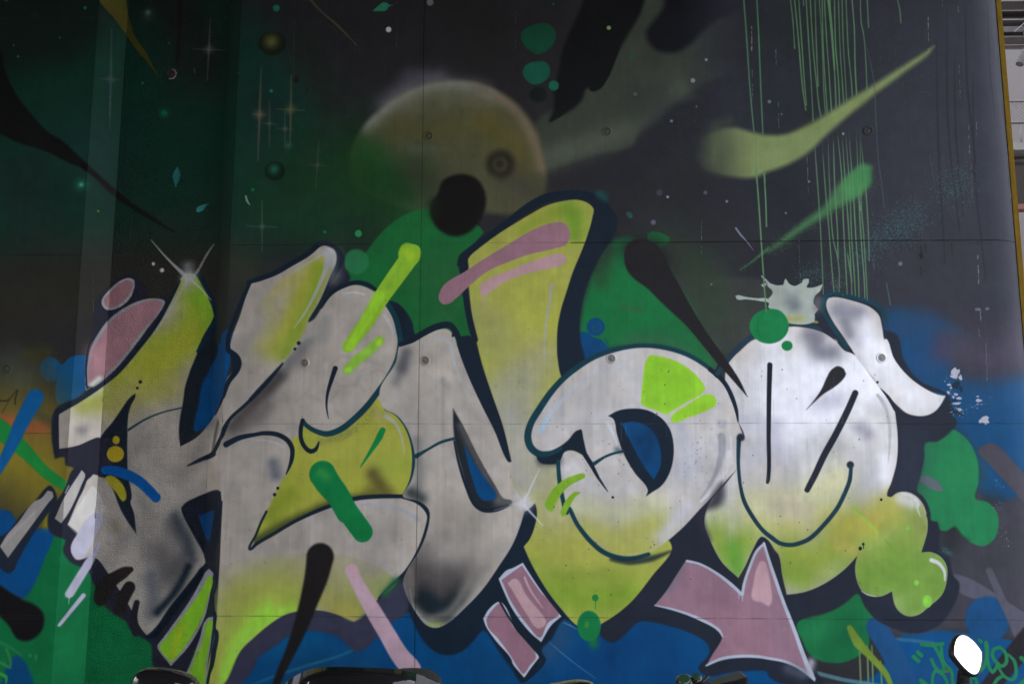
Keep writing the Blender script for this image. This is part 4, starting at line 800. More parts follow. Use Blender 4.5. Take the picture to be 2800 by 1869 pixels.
# ---- upper left sparks, dots, yellow drip, black tentacle
fill('a1 830,-60* 860,20 970,150 1090,310 1170,430 1260,530 1380,690* 1310,560 1240,430 1180,350 1140,270 1110,160 1080,0 1090,-60*', col('62,58,22@330'), f=2, part=('painted_drip', 'dark yellow drip from the top edge'))
fill('a1 -700,100* 0,420 40,600 120,780 250,960 420,1140 520,1200 700,1360 920,1568 b1 1000,240 1300,440 1500,580* 1250,450 950,250 700,20 a1 650,1420 400,1300 150,1220 0,1150 -700,900*', col('15,15,15@150'), f=5, part=('painted_drip', 'black curling arm sweeping in from the left edge'))
line('b1 700,0 1000,240 1250,430 1500,580', [16, 10, 5, 1], col('17,15,15@350'), f=3)
def star(t, x, y, v, h, c, wv=3, core=9, op=.8, tilt=0):
    o = tile(t); X = o[0]+x/o[2]; Y = o[1]+y/o[2]; v /= o[2]; h /= o[2]; dx = math.tan(R(tilt))*v
    line(f'p {X-dx},{Y-v} {X-dx*.5},{Y-v*.5} {X},{Y} {X+dx*.5},{Y+v*.5} {X+dx},{Y+v}', [1, wv, wv*1.6, wv, 1], c, f=3.5, op=op)
    if h > 1: line(f'p {X-h},{Y-2} {X-h*.4},{Y} {X+h*.4},{Y+1} {X+h},{Y+2}', [1, wv, wv, 1], c, f=3, op=op*.8)
    spray(f'p {X},{Y}', core, c, op)
SP = col('66,72,70@350')
star('a1', 950, 680, 430, 110, col('52,62,62@300'), 4, 14, .75, -1); star('a1', 1790, 425, 270, 140, col('92,100,94@570'), 3, 16, .7, -3)
star('a1', 1268, 108, 10, 0, col('110,130,120@400'), 2, 10, .9); spray('a1 1268,130', 22, col('60,70,66@400'), .6)
star('a2', 30, 980, 400, 60, col('92,80,66@700'), 4, 16, .75, -2); star('a2', 298, 940, 300, 120, col('92,86,62@790'), 3.4, 16, .75, -1)
star('a2', 115, 1060, 200, 70, col('76,78,66@740'), 2, 6, .7); star('a2', 248, 1105, 160, 70, col('76,78,66@780'), 2, 8, .7); star('a2', 525, 1415, 200, 80, col('64,70,62@870'), 2.4, 7, .7, -4)
star('b2', 52, 530, 220, 140, col('66,84,72@710'), 2.6, 9, .7); star('a2', 280, 1250, 10, 0, col('40,80,66@790'), 2, 13, .7)
spray('a1 1408,970', 16, col('18,92,66@450'), .9); disc(1410, 970, 22, 22, col('20,94,68@450'), t='a1', f=4)
spray('b1 695,172', 22, col('30,84,70@220'), .8); spray('b1 697,172', 7, col('74,140,124@220'), .9)
for t, x, y, r, c_ in (('a1', 730, 68, 14, '22,92,62@230'), ('a1', 117, 388, 8, '24,84,66@40'), ('a1', 155, 485, 9, '26,92,74@50'), ('a1', 512, 322, 9, '22,80,56@160'), ('a1', 1450, 372, 10, '20,92,70@460'), ('a1', 1222, 712, 13, '22,100,72@390'),
                       ('a1', 1935, 142, 10, '20,70,52@610'), ('a1', 55, 0, 16, '16,70,54@20'), ('a1', 2040, 625, 9, '20,76,56@650'), ('a2', 175, 72, 29, '26,104,72@750'), ('a2', 1137, 255, 24, '178,184,182@1060'), ('a2', 1493, 22, 30, '106,100,98@1170'),
                       ('a2', 343, 685, 28, '28,24,24@810'), ('a2', 440, 775, 12, '24,32,28@840'), ('a2', 130, 780, 14, '24,100,78@740'), ('a3', 355, 37, 11, '24,92,60@1510'), ('a3', 830, 240, 18, '132,160,92@1660'),
                       ('a3', 1043, 490, 18, '32,84,66@1730'), ('a3', 1551, 691, 20, '134,140,146@1890'), ('a3', 1665, 513, 12, '150,160,166@1930'), ('a3', 1057, 807, 15, '92,96,104@1740'), ('a3', 1368, 1038, 12, '130,130,142@1830'),
                       ('a3', 1583, 913, 9, '92,100,106@1900'), ('a4', 12, 872, 15, '116,132,140@2100'), ('a4', 117, 980, 10, '96,100,112@2140'), ('a4', 645, 1147, 11, '150,150,160@2300'), ('b3', 1265, 240, 28, '66,60,74@1800'), ('b3', 1335, 277, 11, '150,158,164@1830'),
                       ('b3', 1658, 240, 17, '84,88,104@1930'), ('b3', 1842, 315, 11, '140,146,150@1990'), ('b3', 1212, 495, 22, '96,90,110@1790'), ('b3', 1710, 1025, 8, '120,126,122@1950'), ('b4', 1135, 849, 18, '120,118,132@2460'), ('b4', 153, 415, 9, '130,132,146@2150'),
                       ('b4', 352, 145, 9, '140,140,150@2210'), ('b1', 1315, 850, 15, '160,150,146@420'), ('b1', 1388, 904, 19, '170,162,156@440'), ('b1', 843, 398, 9, '96,104,30@270'), ('b1', 2167, 215, 14, '18,92,52@690'), ('b2', 590, 577, 13, '26,92,72@890'), ('a2', 480, -5, 0, '0,0,0')):
    if r: disc(x, y, r, r, col(c_), t=t, f=1.8, op=.95, part=(('painted_dot', None) if r > 21 else None))
spray('b1 1660,860', 10, col('60,60,58@530'), .3)
disc(305, 132, 30, 30, col('38,30,28@100'), t='a1', f=5, op=.5)
# little leaves and comets
fill('a1 1525,1430* 1548,1500 1535,1550 1515,1590 1518,1600 1498,1605 1500,1580 1480,1520 1495,1470', col('38,92,90@490'), f=1.8, part=('painted_leaf', 'small teal leaf, upper left'))
fill('b1 1795,335* 1770,350 1740,395 1700,412 1680,400 1690,370 1740,345', col('44,110,104@560'), f=1.8, part=('painted_leaf', 'small teal leaf above the spark'))
line('b1 2108,270 2118,310 2142,345', [5, 6, 2], col('88,132,110@680'), f=1.5)
fill('a2 1140,45 1185,38 1140,60 1120,90 1000,97* 1050,50 1090,22 1130,28', col('42,110,82@1050'), f=2, part=('painted_leaf', 'teal green leaf near the top edge'))
line('a2 460,-10 560,100 700,220 860,385', [8, 4, 6, 3], col('70,72,48@880'), f=2.5, op=.8); dots('a2 560,100 900,430', 160, 14, col('74,84,58@900'), (.5, 1), .6)
# eyeballs
for t, x, y, rx, ry, cc, cd_ in (('a2', 138, 372, 116, 102, '88,88,48@745', '20,26,18@745'), ('a2', 162, 1465, 86, 82, '26,86,64@750', '16,26,22@750')):
    m = disc(x, y, rx, ry, col(cd_), t=t, f=3, part=('painted_ball', 'small dark ball with a '+('yellow' if ry > 90 else 'green')+' glow, upper left'))
    o = tile(t); spray(f'p {o[0]+(x-8)/o[2]},{o[1]+(y-14)/o[2]}', rx/o[2]*.72, col(cc), .95, clip=m)
disc(225, 812, 72, 68, col('22,28,24@1470'), t='a3', f=7, op=.9)
fill('a3 75,320 90,270 180,215 300,205 365,250 375,330 330,410 225,468 140,430 90,370', col('22,70,50@1470'), f=3, part=('painted_dot', 'large green oval dot right of the planet'))
fill('a3 90,620 120,560 200,530 290,535 325,590 310,670 260,710 180,725 120,690', col('26,84,66@1470'), f=3, part=('painted_dot', 'second green oval dot right of the planet'))
disc(358, 736, 44, 44, col('28,96,76@1515'), t='a3', f=2.5, part=('painted_dot', 'small green dot touching the second oval'))
disc(1008, 432, 22, 32, col('40,84,76@1720'), t='b3', f=2, rot=-40)

# ---- yellow green comet
CO = col('134,148,96@2100')
fill('a3 1560,1330 1600,1220 1720,1130 1900,1095 2080,1140 2195,1160 a4 150,1150 350,1070 600,920 900,730 1200,540 1360,440 1420,400* 1380,460 1200,600 900,820 700,980 500,1160 330,1320 150,1420 0,1475 a3 2080,1520 1900,1520 1750,1490 1620,1430', CO, f=11, ramp=(1880, 2075, 420), part=('painted_comet', 'long pale green comet with its tail rising to the right'))
spray('a3 1750,1180 1720,1380', 40, CO, .25); spray('a3 1750,1080 1850,1040', 22, col('88,98,76@1980'), .3)
spray('a4 300,1150 800,850', 22, col('142,156,92@2280'), .4)
dots('a3 1500,1000 1450,1400', 260, 40, col('60,110,70@1880'), (.5, 1.1), .5); dots('a3 1900,900 2000,600', 200, 40, col('40,110,70@2000'), (.5, 1.1), .5)
# green comet
GC = col('78,140,84@2250')
fill('b4 0,745* 150,610 350,450 480,350 600,170 720,60 830,0 a4 890,1430 a4 880,1500 b4 880,150 800,250 650,340 480,450 300,560 150,660 20,735', GC, f=12, op=.8)
fill('b4 640,200 720,70 830,0 870,60 860,180 780,260 680,300', col('70,150,84@2350'), f=12, op=.85)
dots('b4 50,720 400,480 800,250', 900, 13, GC, (.5, 1.1), .7); dots('b4 850,200 900,100', 200, 18, GC, (.5, 1), .6)
line('b3 1960,900 2060,830 2195,720', [2, 5, 9], col('60,110,70@2050'), f=3, op=.8); dots('b3 1960,900 2195,720', 120, 6, GC, (.5, 1), .7)
# turquoise dust
TQ = col('70,140,136@2400')
dots('b4 900,650 1100,550 1300,450', 1500, 30, TQ, (.5, 1.1), .8); dots('b4 1550,250 1650,100', 700, 30, TQ, (.5, 1.1), .7); dots('b4 650,850 900,750', 700, 28, TQ, (.5, 1), .6)
dots('b4 300,960 450,900', 350, 16, TQ, (.5, 1), .7); dots('a4 300,100 700,200', 1500, 60, col('44,110,66@2250'), (.5, 1.1), .7); dots('a4 1000,300 1200,700 1500,800', 300, 50, col('60,130,110@2500'), (.5, 1.1), .6)
dots('b4 560,1000 620,1050', 120, 12, col('180,170,190@2290'), (.5, 1), .6); dots('d4 1500,420 1560,450', 160, 6, col('60,120,116@2580'), (.5, 1), .8)
# ---- drips down the upper right
DR = [((190, 0), (215, 200), (228, 415)), ((225, 0), (260, 330), (300, 780), (325, 945)), ((262, 0), (290, 380), (312, 700), (328, 900)), ((302, 0), (305, 45)), ((325, 0), (345, 300), (370, 700), (388, 1040)),
      ((360, 0), (390, 450), (420, 750), (440, 930), (455, 1000)), ((402, 0), (415, 400), (430, 740)), ((438, 0), (465, 400), (480, 800), (495, 1000)), ((465, 0), (470, 300), (490, 700), (510, 985)), ((482, 0), (500, 300), (525, 650), (545, 960)),
      ((530, 0), (545, 300), (570, 600), (585, 950)), ((570, 0), (580, 400), (605, 700), (615, 920)), ((603, 0), (620, 450), (640, 750), (650, 900)), ((635, 0), (645, 350), (665, 700), (675, 880)), ((668, 0), (690, 450), (715, 700), (725, 860)),
      ((718, 0), (740, 250), (748, 600), (762, 840)), ((792, 0), (800, 200), (820, 300), (850, 780)), ((850, 0), (862, 235)), ((1105, 0), (1130, 90), (1140, 200))]
DC = col('100,142,98@2300')
for q in DR: line('a4 '+' '.join(f'{x},{y-(30 if y==0 else 0)}' for x, y in q), list(rng.uniform(2.6, 4.4, 5)), DC, f=1, op=rng.uniform(.75, .95))
line('a4 520,0 545,250 570,600', [8, 7, 4], DC, f=1)
DL = [((400, -180), (420, 100), (440, 400), (465, 850), (475, 1110)), ((470, -90), (490, 200), (520, 550), (550, 900), (565, 1090)), ((515, -170), (530, 200), (560, 650), (595, 780), (610, 930), (608, 1090)), ((560, -200), (575, 200), (595, 600), (600, 800)),
      ((600, -230), (630, 100), (645, 500), (665, 850), (680, 1110)), ((640, -200), (665, 200), (690, 550), (710, 900), (718, 1115)), ((670, -220), (700, 200), (720, 650), (740, 950), (750, 1125)), ((700, -200), (730, 250), (752, 600), (775, 950), (782, 1135)),
      ((760, -200), (785, 380), (800, 650), (825, 1000), (830, 1145)), ((790, -200), (800, 380), (820, 600), (845, 1000), (853, 1160)), ((800, -160), (840, 250), (865, 650), (868, 825)), ((680, 750), (700, 900), (720, 1000))]
for q in DL:
    line('b4 '+' '.join(f'{x+rng.uniform(-2,2):.1f},{y}' for x, y in q), [1.0, 3.6, 3.8, 3.2, 3.4, 2.6], DC, f=1, op=rng.uniform(.78, .95)); line(f'b4 {q[0][0]-4},{q[0][1]-110} {q[0][0]},{q[0][1]}', [.6, 1.6], DC, f=1, op=.3)
line('b4 780,300 792,390', [4, 6], DC, f=1)
for q in (((1985, -30), (2010, 300), (2040, 750), (2075, 1140)), ((2098, -30), (2115, 300), (2135, 800), (2152, 1150)), ((2090, 1450), (2100, 1568)), ((2165, 1490), (2170, 1568))):
    line('a3 '+' '.join(f'{x},{y}' for x, y in q), [4, 4, 3.5], col('84,132,96@2050'), f=1, op=.9)
line('a3 2092,1150 2090,1450', 2, col('118,140,72@2060'), f=1, op=.6)
line('b3 2090,0 2110,250 2140,700 2160,1000 2180,1260', [3, 4, 4, 4, 3], col('100,140,96@2080'), f=1, op=.95); line('b3 2160,60 2175,300 2182,530', [4], col('96,136,96@2080'), f=1)
line('a4 840,380 900,650 930,1100 950,1400 b4 970,130 995,370', [1.5, 2, 2, 2, 2, 2], col('76,100,96@2400'), f=1, op=.8); line('a4 1385,1330 b4 1400,0 1440,250', [2, 2, 1], col('70,84,88@2560'), f=1, op=.7)
line('b4 1015,1010 1050,1200', [2, 3], col('84,120,110@2430'), f=1, op=.8); line('b4 900,810 912,890', 2, DC, f=1, op=.6)
# chips and vertical scratches
SC = col('150,146,138@2200')
for t, x, y0, y1, w_ in (('a4', 66, 380, 560, 2), ('a4', 88, 880, 1110, 2), ('a4', 335, 1300, 1568, 2), ('a4', 1372, 150, 460, 4), ('a4', 1496, 0, 70, 2), ('a4', 1630, 60, 120, 3), ('a4', 1640, 560, 860, 2), ('a4', 1722, 1080, 1330, 3), ('a4', 1788, 1050, 1180, 2),
                         ('b4', 1800, 780, 1030, 4), ('b4', 1745, 0, 330, 1.5), ('b4', 265, 600, 1110, 1.2), ('b4', 340, 0, 270, 1.6), ('b4', 1822, 1250, 1390, 3), ('c4', 1810, 0, 120, 2), ('c4', 1870, 120, 450, 2), ('c4', 1925, 900, 1000, 3),
                         ('a3', 2055, 230, 440, 4), ('a3', 2060, 600, 880, 2.5), ('b3', 1625, 480, 780, 2), ('a2', 1205, 20, 440, 1.4), ('a2', 325, 0, 900, 1), ('a1', 1668, 530, 640, 2), ('b1', 800, 900, 1320, 1.4), ('a1', 940, 830, 1010, 1.6), ('a3', 32, 100, 430, 1.6)):
    n = max(2, int((y1-y0)/40))
    for k in range(n):
        if rng.random() < .75:
            ya = y0+(y1-y0)*k/n; xx = x+(ya-y0)*(.03 if t[1] == '4' else 0)
            line(f'{t} {xx+rng.uniform(-2,2)},{ya} {xx+rng.uniform(-3,3)},{ya+(y1-y0)/n*rng.uniform(.5,1)}', [w_*.6, w_*rng.uniform(.6, 1.1), w_*.4], SC if t != 'a2' else col('96,84,70@1050'), f=.8, op=rng.uniform(.45, .9))
# chipped plaster patch right of the ear
for (x, y, rx, ry) in ((1610, 370, 34, 42), (1600, 400, 40, 20), (1650, 410, 18, 24), (1555, 475, 22, 14), (1570, 500, 16, 8), (1610, 555, 20, 12), (1590, 580, 16, 12), (1640, 590, 26, 12), (1620, 635, 40, 10), (1640, 690, 34, 14), (1810, 610, 26, 14), (1850, 775, 46, 32), (1870, 790, 26, 30), (1800, 575, 18, 8), (1545, 540, 12, 14)):
    o = tile('c4'); a = np.linspace(0, 2*math.pi, 12)[:-1]; j = rng.uniform(.55, 1.3, 11)
    fill((np.stack([o[0]+(x+rx*j*np.cos(a))/o[2], o[1]+(y+ry*j*np.sin(a))/o[2]], 1), [True]*11), col('186,184,196@2620'), f=.8)
for (x, y, rx, ry) in ((1610, 480, 44, 40), (1655, 510, 20, 30), (1600, 610, 30, 12), (1590, 700, 40, 30), (1640, 720, 40, 22), (1600, 770, 20, 16)):
    o = tile('c4'); a = np.linspace(0, 2*math.pi, 12)[:-1]; j = rng.uniform(.5, 1.2, 11)
    fill((np.stack([o[0]+(x+rx*j*np.cos(a))/o[2], o[1]+(y+ry*j*np.sin(a))/o[2]], 1), [True]*11), col('30,44,58@2620'), f=.8, op=.8)
dots('c4 1560,450 1600,700 1850,620', 70, 7, col('180,180,196@2600'), (.6, 1.6), .9); dots('d4 2020,240 2060,370', 24, 6, col('150,150,150@2750'), (.6, 1.5), .9); dots('d4 1950,60 1980,20', 14, 5, col('150,150,150@2730'), (.6, 1.5), .9)
dots('c4 1950,1300 1990,1350', 20, 5, col('130,140,160@2740'), (.6, 1.4), .8); disc(1800, 1240, 26, 12, col('120,116,130@2680'), t='b4', f=1.5); disc(1880, 1235, 18, 14, col('120,120,136@2700'), t='b4', f=1.5, op=.8)
# worn silver: drips texture and little black pits
for _ in range(90):
    x, y = rng.uniform(1500, 2430), rng.uniform(1000, 1650); disc(x, y, rng.uniform(.8, 2.0), rng.uniform(.8, 2.4), col('50,46,46@2000'), t='p', f=.8, op=.7)
for _ in range(120):
    x, y = rng.uniform(560, 1650), rng.uniform(820, 1850); disc(x, y, rng.uniform(.7, 1.6), rng.uniform(.7, 1.8), col('60,52,46@1200'), t='p', f=.8, op=.6)
for _ in range(110):
    x, y = rng.uniform(1480, 2400), rng.uniform(980, 1360); L = rng.uniform(15, 60)
    line(f'p {x},{y} {x+rng.uniform(-1,2)},{y+L}', [1, 1.6, 1], np.array([.9, .9, .92]) if rng.random() < .6 else np.array([.6, .58, .6]), f=1.2, op=.25, clip=D_ if x < 1950 else O_)
for s_ in ('c2 1010,200 1300,600', 'c3 0,1200 100,1260', 'c2 1960,1150 2170,1230', 'c2 1340,750 1480,800'):
    dots(s_, 26, 12, WHITE, (.6, 1.4), .5)
for x in (1990, 2005, 2030, 2048, 2060, 2085, 2100, 2120, 2140, 2165): line(f'c2 {x},{1180+rng.uniform(-10,20)} {x+rng.uniform(-3,3)},{1230+rng.uniform(-10,40)}', [1.6, .8], WHITE, f=.8, op=.5)
# sparks on the letters
SW = np.array([.93, .92, .93])
line('b1 1295,645 1450,820 1600,960 1700,1040 1810,1160', [2, 6, 12, 6, 2], SW, f=2.2, op=.75, part=('painted_spark', 'white crossed spark on top of the first letter'))
line('b1 1835,680 1780,760 1680,930 1600,1010 1540,1110 1430,1290 1310,1460', [2, 6, 8, 12, 8, 6, 2], SW*.9, f=2.2, op=.7)
spray('b1 1620,970', 26, SW, .85); spray('b1 1610,870 1620,960', 22, SW*.85, .6); spray('b1 1630,1060', 22, SW*.9, .45)
line('c3 240,1190 190,1290 110,1450 60,1500', [2, 4, 6, 4], SW, f=2.2, op=.75); line('c3 40,1410 d3 110,40 200,140 270,215', [2, 7, 5, 1.5], SW, f=2, op=.75); spray('c3 100,1480', 30, SW, .75, metal=.2); spray('c3 90,1500', 14, SW, .7)
line('c3 -20,1500 90,1480 150,1440', [2, 6, 2], SW, f=2, op=.5)
# broken pipe's stain
line('a1 1545,-60 1540,200 1520,560', [16, 14, 10], col('26,18,18@480'), f=6, op=.8)
# rust and dirt under the upper joint
for x, y, l in ((1310, 700, 90), (1345, 690, 60), (1575, 680, 90), (1310, 880, 80), (1800, 660, 30)): line(f'b4 {x},{y} {x+6},{y+l}', [5, 2], col('40,36,30@2530'), f=2.5, op=.7)
spray('b4 1310,770 1312,790', 7, col('26,24,22@2520'), .8)

# ---- the yellow brown band round the rounded end and pale edge streaks
BX = np.array([(2738+0, -80), (2742, 200), (2758, 400), (2775, 640), (2790, 800), (2800, 930)])
def sband(s0, s1, c, f=.006, op=1):
    x0 = int((s0-CS0)*DPM); x1 = min(CW, int((s1-CS0)*DPM)); cc = np.arange(x0-4, x1+4).clip(0, CW-1); cc = np.unique(cc)
    al = np.clip((cc-(s0-CS0)*DPM)/(f*DPM), 0, 1)*np.clip(((s1-CS0)*DPM-cc)/(f*DPM), 0, 1)*op
    cv[:, cc, :] += (np.array([*col(c), 0])-cv[:, cc, :])*al[None, :, None]
SBAND0 = S_E+RB*R(35); SBAND1 = S_E+RB*R(66)
sband(SBAND0, SBAND1, '74,52,10@2780', .005)
sband(SBAND1, S_END, '80,80,78@2780', .01)
sband(SBAND0-.012, SBAND0-.002, '88,104,98@2760', .004, .5)

for k in range(46):                                   # worn, chipped arrises of the recess and of the mustard band
    se = [S_A, S_B, S_C, S_D, SBAND0, SBAND0][k % 6]; ze = rng.uniform(.7, 4.3); x_ = (se-CS0)*DPM; y_ = ze*DPM; Lc = rng.uniform(2, 22)
    Cn = np.array([[x_, y_], [x_+rng.uniform(-1, 1), y_+Lc]]); win = window(Cn, 4)
    F = field(Cn, [rng.uniform(.2, 1.6), .3], 2, win, False); g_ = rng.uniform(.12, .5) if k % 6 < 4 else rng.uniform(.3, .7)
    blend(win, (np.clip(.5-F/1.6, 0, 1)*rng.uniform(.3, .8)).astype(np.float32), np.array([g_, g_*.97, g_*.9]), 0)
# ---- formwork joints, drawn thin (the slabs also part there)
SJ = [float(at(1146, 934)[0])]
JZ = [float(at(1500, 664)[1]), float(at(1500, 1158)[1]), float(at(1500, 1688)[1])]
ZTOPJ = float(at(100, 50)[1])
J_S = sorted(SJ+[float(at(2505, 700)[0])])
def jl(s0, s1, z, wpx, c, op):
    x0, x1 = int(max(0, (s0-CS0)*DPM)), int(min(CW, (s1-CS0)*DPM)); y = (z-CZ0)*DPM
    jit = np.cumsum(rng.normal(0, .04, x1-x0)); jit -= np.linspace(jit[0], jit[-1], x1-x0)
    yy = y+jit; o = op*(0.6+.4*np.sin(np.arange(x1-x0)/37.)*np.sin(np.arange(x1-x0)/11.))
    for k in range(-2, 3):
        r = (yy+k).astype(int); a = np.clip(wpx/2+.5-np.abs(r+.5-yy), 0, 1)*o; cx = np.arange(x0, x1)
        cv[r, cx, :3] += (col(c)-cv[r, cx, :3])*a[:, None]
SM = float(at(1560, 664)[0]); jl(S_D+.01, SM, JZ[0], 1.4, '40,40,34@1100', .35); jl(SM, S_END, JZ[0], 2.4, '22,20,18@1900', .8); jl(S_D+.01, S_END, JZ[1], 1.6, '70,68,66@1500', .4); jl(S_D+.01, S_END, JZ[2], 1.8, '24,22,20@1700', .4)
jl(CS0, S_B, JZ[0]-.05, 1.4, '52,50,40@150', .5); jl(CS0, S_B, JZ[2], 1.3, '44,48,48@80', .4); jl(CS0, S_B, ZTOPJ, 1.4, '44,46,38@150', .5)
x = int((SJ[0]-CS0)*DPM); cv[:, x:x+2, :3] += (col('16,14,12@1100')-cv[:, x:x+2, :3])*.35
x = int((J_S[1]-CS0)*DPM); cv[int((JZ[0]-CZ0)*DPM):, x:x+1, :3] *= .9

for px_, py_ in ((832, 992), (1162, 985), (1671, 980), (2410, 978), (1172, 371), (1659, 360), (2374, 358), (19, 1008)):
    disc(px_, py_, 10.5, 10.5, np.array([.16, .15, .14]), f=1.5, op=.45); disc(px_, py_, 6.5, 6.5, np.array([.5, .48, .46]), f=1.5, op=.3)
# ---- overall wear: grain of the boards, faint dirt
def lnoise(nx, ny):
    g = rng.normal(0, 1, (ny, nx)).astype(np.float32); yi = np.linspace(0, ny-1.001, CHH); xi = np.linspace(0, nx-1.001, CW)
    y0 = yi.astype(int); x0 = xi.astype(int); fy = (yi-y0)[:, None].astype(np.float32); fx = (xi-x0)[None].astype(np.float32)
    fy = fy*fy*(3-2*fy); fx = fx*fx*(3-2*fx)
    a = g[y0][:, x0]; b = g[y0][:, x0+1]; c = g[y0+1][:, x0]; d_ = g[y0+1][:, x0+1]
    return (a*(1-fx)+b*fx)*(1-fy)+(c*(1-fx)+d_*fx)*fy
nz = lnoise(700, 14)*.010+lnoise(60, 36)*.020+lnoise(240, 150)*.014
cv[..., :3] *= (1+nz)[..., None]
np.clip(cv, 0, 1, out=cv)
# ================================================================== MATERIALS
def nodes(m): m.use_nodes = True; return m.node_tree, m.node_tree.nodes['Principled BSDF']
def mat(name, c, rough=.5, metal=0.0, noise=.12, scale=12.0, bump=.0, bscale=60.0, coat=0.0):
    m = bpy.data.materials.new(name); t, b = nodes(m)
    tc = t.nodes.new('ShaderNodeTexCoord'); n = t.nodes.new('ShaderNodeTexNoise'); n.inputs['Scale'].default_value = scale; n.inputs['Detail'].default_value = 6
    t.links.new(tc.outputs['Object'], n.inputs['Vector'])
    mx = t.nodes.new('ShaderNodeMix'); mx.data_type = 'RGBA'; c = np.array(c, float)
    mx.inputs[6].default_value = (*np.clip(c*(1-noise), 0, 1), 1); mx.inputs[7].default_value = (*np.clip(c*(1+noise), 0, 1), 1)
    t.links.new(n.outputs['Fac'], mx.inputs[0]); t.links.new(mx.outputs[2], b.inputs['Base Color'])
    b.inputs['Roughness'].default_value = rough; b.inputs['Metallic'].default_value = metal; b.inputs['Coat Weight'].default_value = coat
    if bump:
        n2 = t.nodes.new('ShaderNodeTexNoise'); n2.inputs['Scale'].default_value = bscale; n2.inputs['Detail'].default_value = 4; t.links.new(tc.outputs['Object'], n2.inputs['Vector'])
        bp = t.nodes.new('ShaderNodeBump'); bp.inputs['Strength'].default_value = bump; bp.inputs['Distance'].default_value = .01
        t.links.new(n2.outputs['Fac'], bp.inputs['Height']); t.links.new(bp.outputs[0], b.inputs['Normal'])
    return m
img = bpy.data.images.new('mural_paint', CW, CHH, alpha=True); img.alpha_mode = 'CHANNEL_PACKED'
img.pixels.foreach_set(cv.ravel()); img.update(); img.pack()
def paint_mat(name, rough_wall):
    m = bpy.data.materials.new(name); t, b = nodes(m); N_ = t.nodes.new; L = t.links.new
    im = N_('ShaderNodeTexImage'); im.image = img; im.extension = 'EXTEND'; im.interpolation = 'Linear'
    uv = N_('ShaderNodeUVMap'); uv.uv_map = 'wall'; L(uv.outputs[0], im.inputs[0])
    geo = N_('ShaderNodeNewGeometry')
    n = N_('ShaderNodeTexNoise'); n.inputs['Scale'].default_value = 9; n.inputs['Detail'].default_value = 8; n.inputs['Roughness'].default_value = .65; L(geo.outputs['Position'], n.inputs['Vector'])
    mr = N_('ShaderNodeMapRange'); mr.inputs[1].default_value = .3; mr.inputs[2].default_value = .7; mr.inputs[3].default_value = .90; mr.inputs[4].default_value = 1.10; L(n.outputs['Fac'], mr.inputs[0])
    mul = N_('ShaderNodeVectorMath'); mul.operation = 'SCALE'; L(im.outputs['Color'], mul.inputs[0]); L(mr.outputs[0], mul.inputs['Scale']); L(mul.outputs[0], b.inputs['Base Color'])
    L(im.outputs['Alpha'], b.inputs['Metallic']); b.inputs['Specular IOR Level'].default_value = .1
    r2 = N_('ShaderNodeMapRange'); r2.inputs[3].default_value = .42 if not rough_wall else .5; r2.inputs[4].default_value = .60 if not rough_wall else .62; L(n.outputs['Fac'], r2.inputs[0]); L(r2.outputs[0], b.inputs['Roughness'])
    mp = N_('ShaderNodeMapping'); mp.inputs['Scale'].default_value = (90, 90, 3.0) if not rough_wall else (1, 1, 1); L(geo.outputs['Position'], mp.inputs[0])
    g = N_('ShaderNodeTexNoise'); g.inputs['Scale'].default_value = 1.0 if not rough_wall else 150.0; g.inputs['Detail'].default_value = 3; L(mp.outputs[0], g.inputs['Vector'])
    f_ = N_('ShaderNodeTexNoise'); f_.inputs['Scale'].default_value = 5 if not rough_wall else 30; f_.inputs['Detail'].default_value = 5; L(geo.outputs['Position'], f_.inputs['Vector'])
    ad = N_('ShaderNodeMath'); ad.operation = 'MULTIPLY_ADD'; L(f_.outputs['Fac'], ad.inputs[0]); ad.inputs[1].default_value = 3.0 if not rough_wall else .8; L(g.outputs['Fac'], ad.inputs[2])
    bp = N_('ShaderNodeBump'); bp.inputs['Strength'].default_value = .22 if not rough_wall else 1.0; bp.inputs['Distance'].default_value = .0012 if not rough_wall else .014
    L(ad.outputs[0], bp.inputs['Height']); L(bp.outputs[0], b.inputs['Normal'])
    return m
M_PAINT = paint_mat('painted_concrete', False); M_ROUGH = paint_mat('painted_rough_plaster', True)
M_OLD = mat('plain_dark_painted_concrete', (.02, .028, .025), .8, noise=.3, scale=4, bump=.2)
M_CORE = mat('dark_joint_concrete', (.05, .05, .048), .9)
M_CONC = mat('plain_concrete', (.20, .19, .18), .85, noise=.2, scale=3, bump=.3)
M_DARKC = mat('dark_concrete', (.09, .085, .08), .9, noise=.25, scale=3, bump=.3)  # dark concrete of the added deck and opposite wall
M_ASPH = mat('asphalt', (.05, .05, .052), .9, noise=.25, scale=40, bump=.5, bscale=200)
M_PAVE = mat('paving', (.17, .165, .16), .85, noise=.2, scale=8, bump=.3)
M_BLK = mat('black_gloss', (.012, .011, .012), .07, noise=.05, coat=.6)
M_BLKP = mat('black_plastic', (.022, .021, .022), .42, noise=.15, bump=.1, bscale=300)
M_RUB = mat('rubber', (.018, .018, .018), .75, bump=.2, bscale=150)
M_ALU = mat('aluminium', (.55, .55, .56), .3, 1.0)
M_CHR = mat('chrome', (.8, .8, .8), .08, 1.0, noise=.02)
M_GLASS = mat('mirror_glass', (.93, .94, .95), .01, 1.0, noise=.0)
M_STEEL = mat('painted_steel', (.07, .062, .060), .55, .2, noise=.15)
M_STEELL = mat('pale_steel', (.17, .155, .15), .6, .1, noise=.12)
M_SOFF = mat('soffit_render', (.15, .13, .125), .85, noise=.08, bump=.1)
M_FACADE = mat('pale_facade', (.17, .15, .147), .8, noise=.08, bump=.1)
M_BLUP = mat('blue_panel', (.035, .12, .16), .3)
M_DKGLS = mat('window_glass', (.05, .08, .09), .05, noise=.1)
M_RED = mat('red_brown_cladding', (.16, .055, .045), .7)
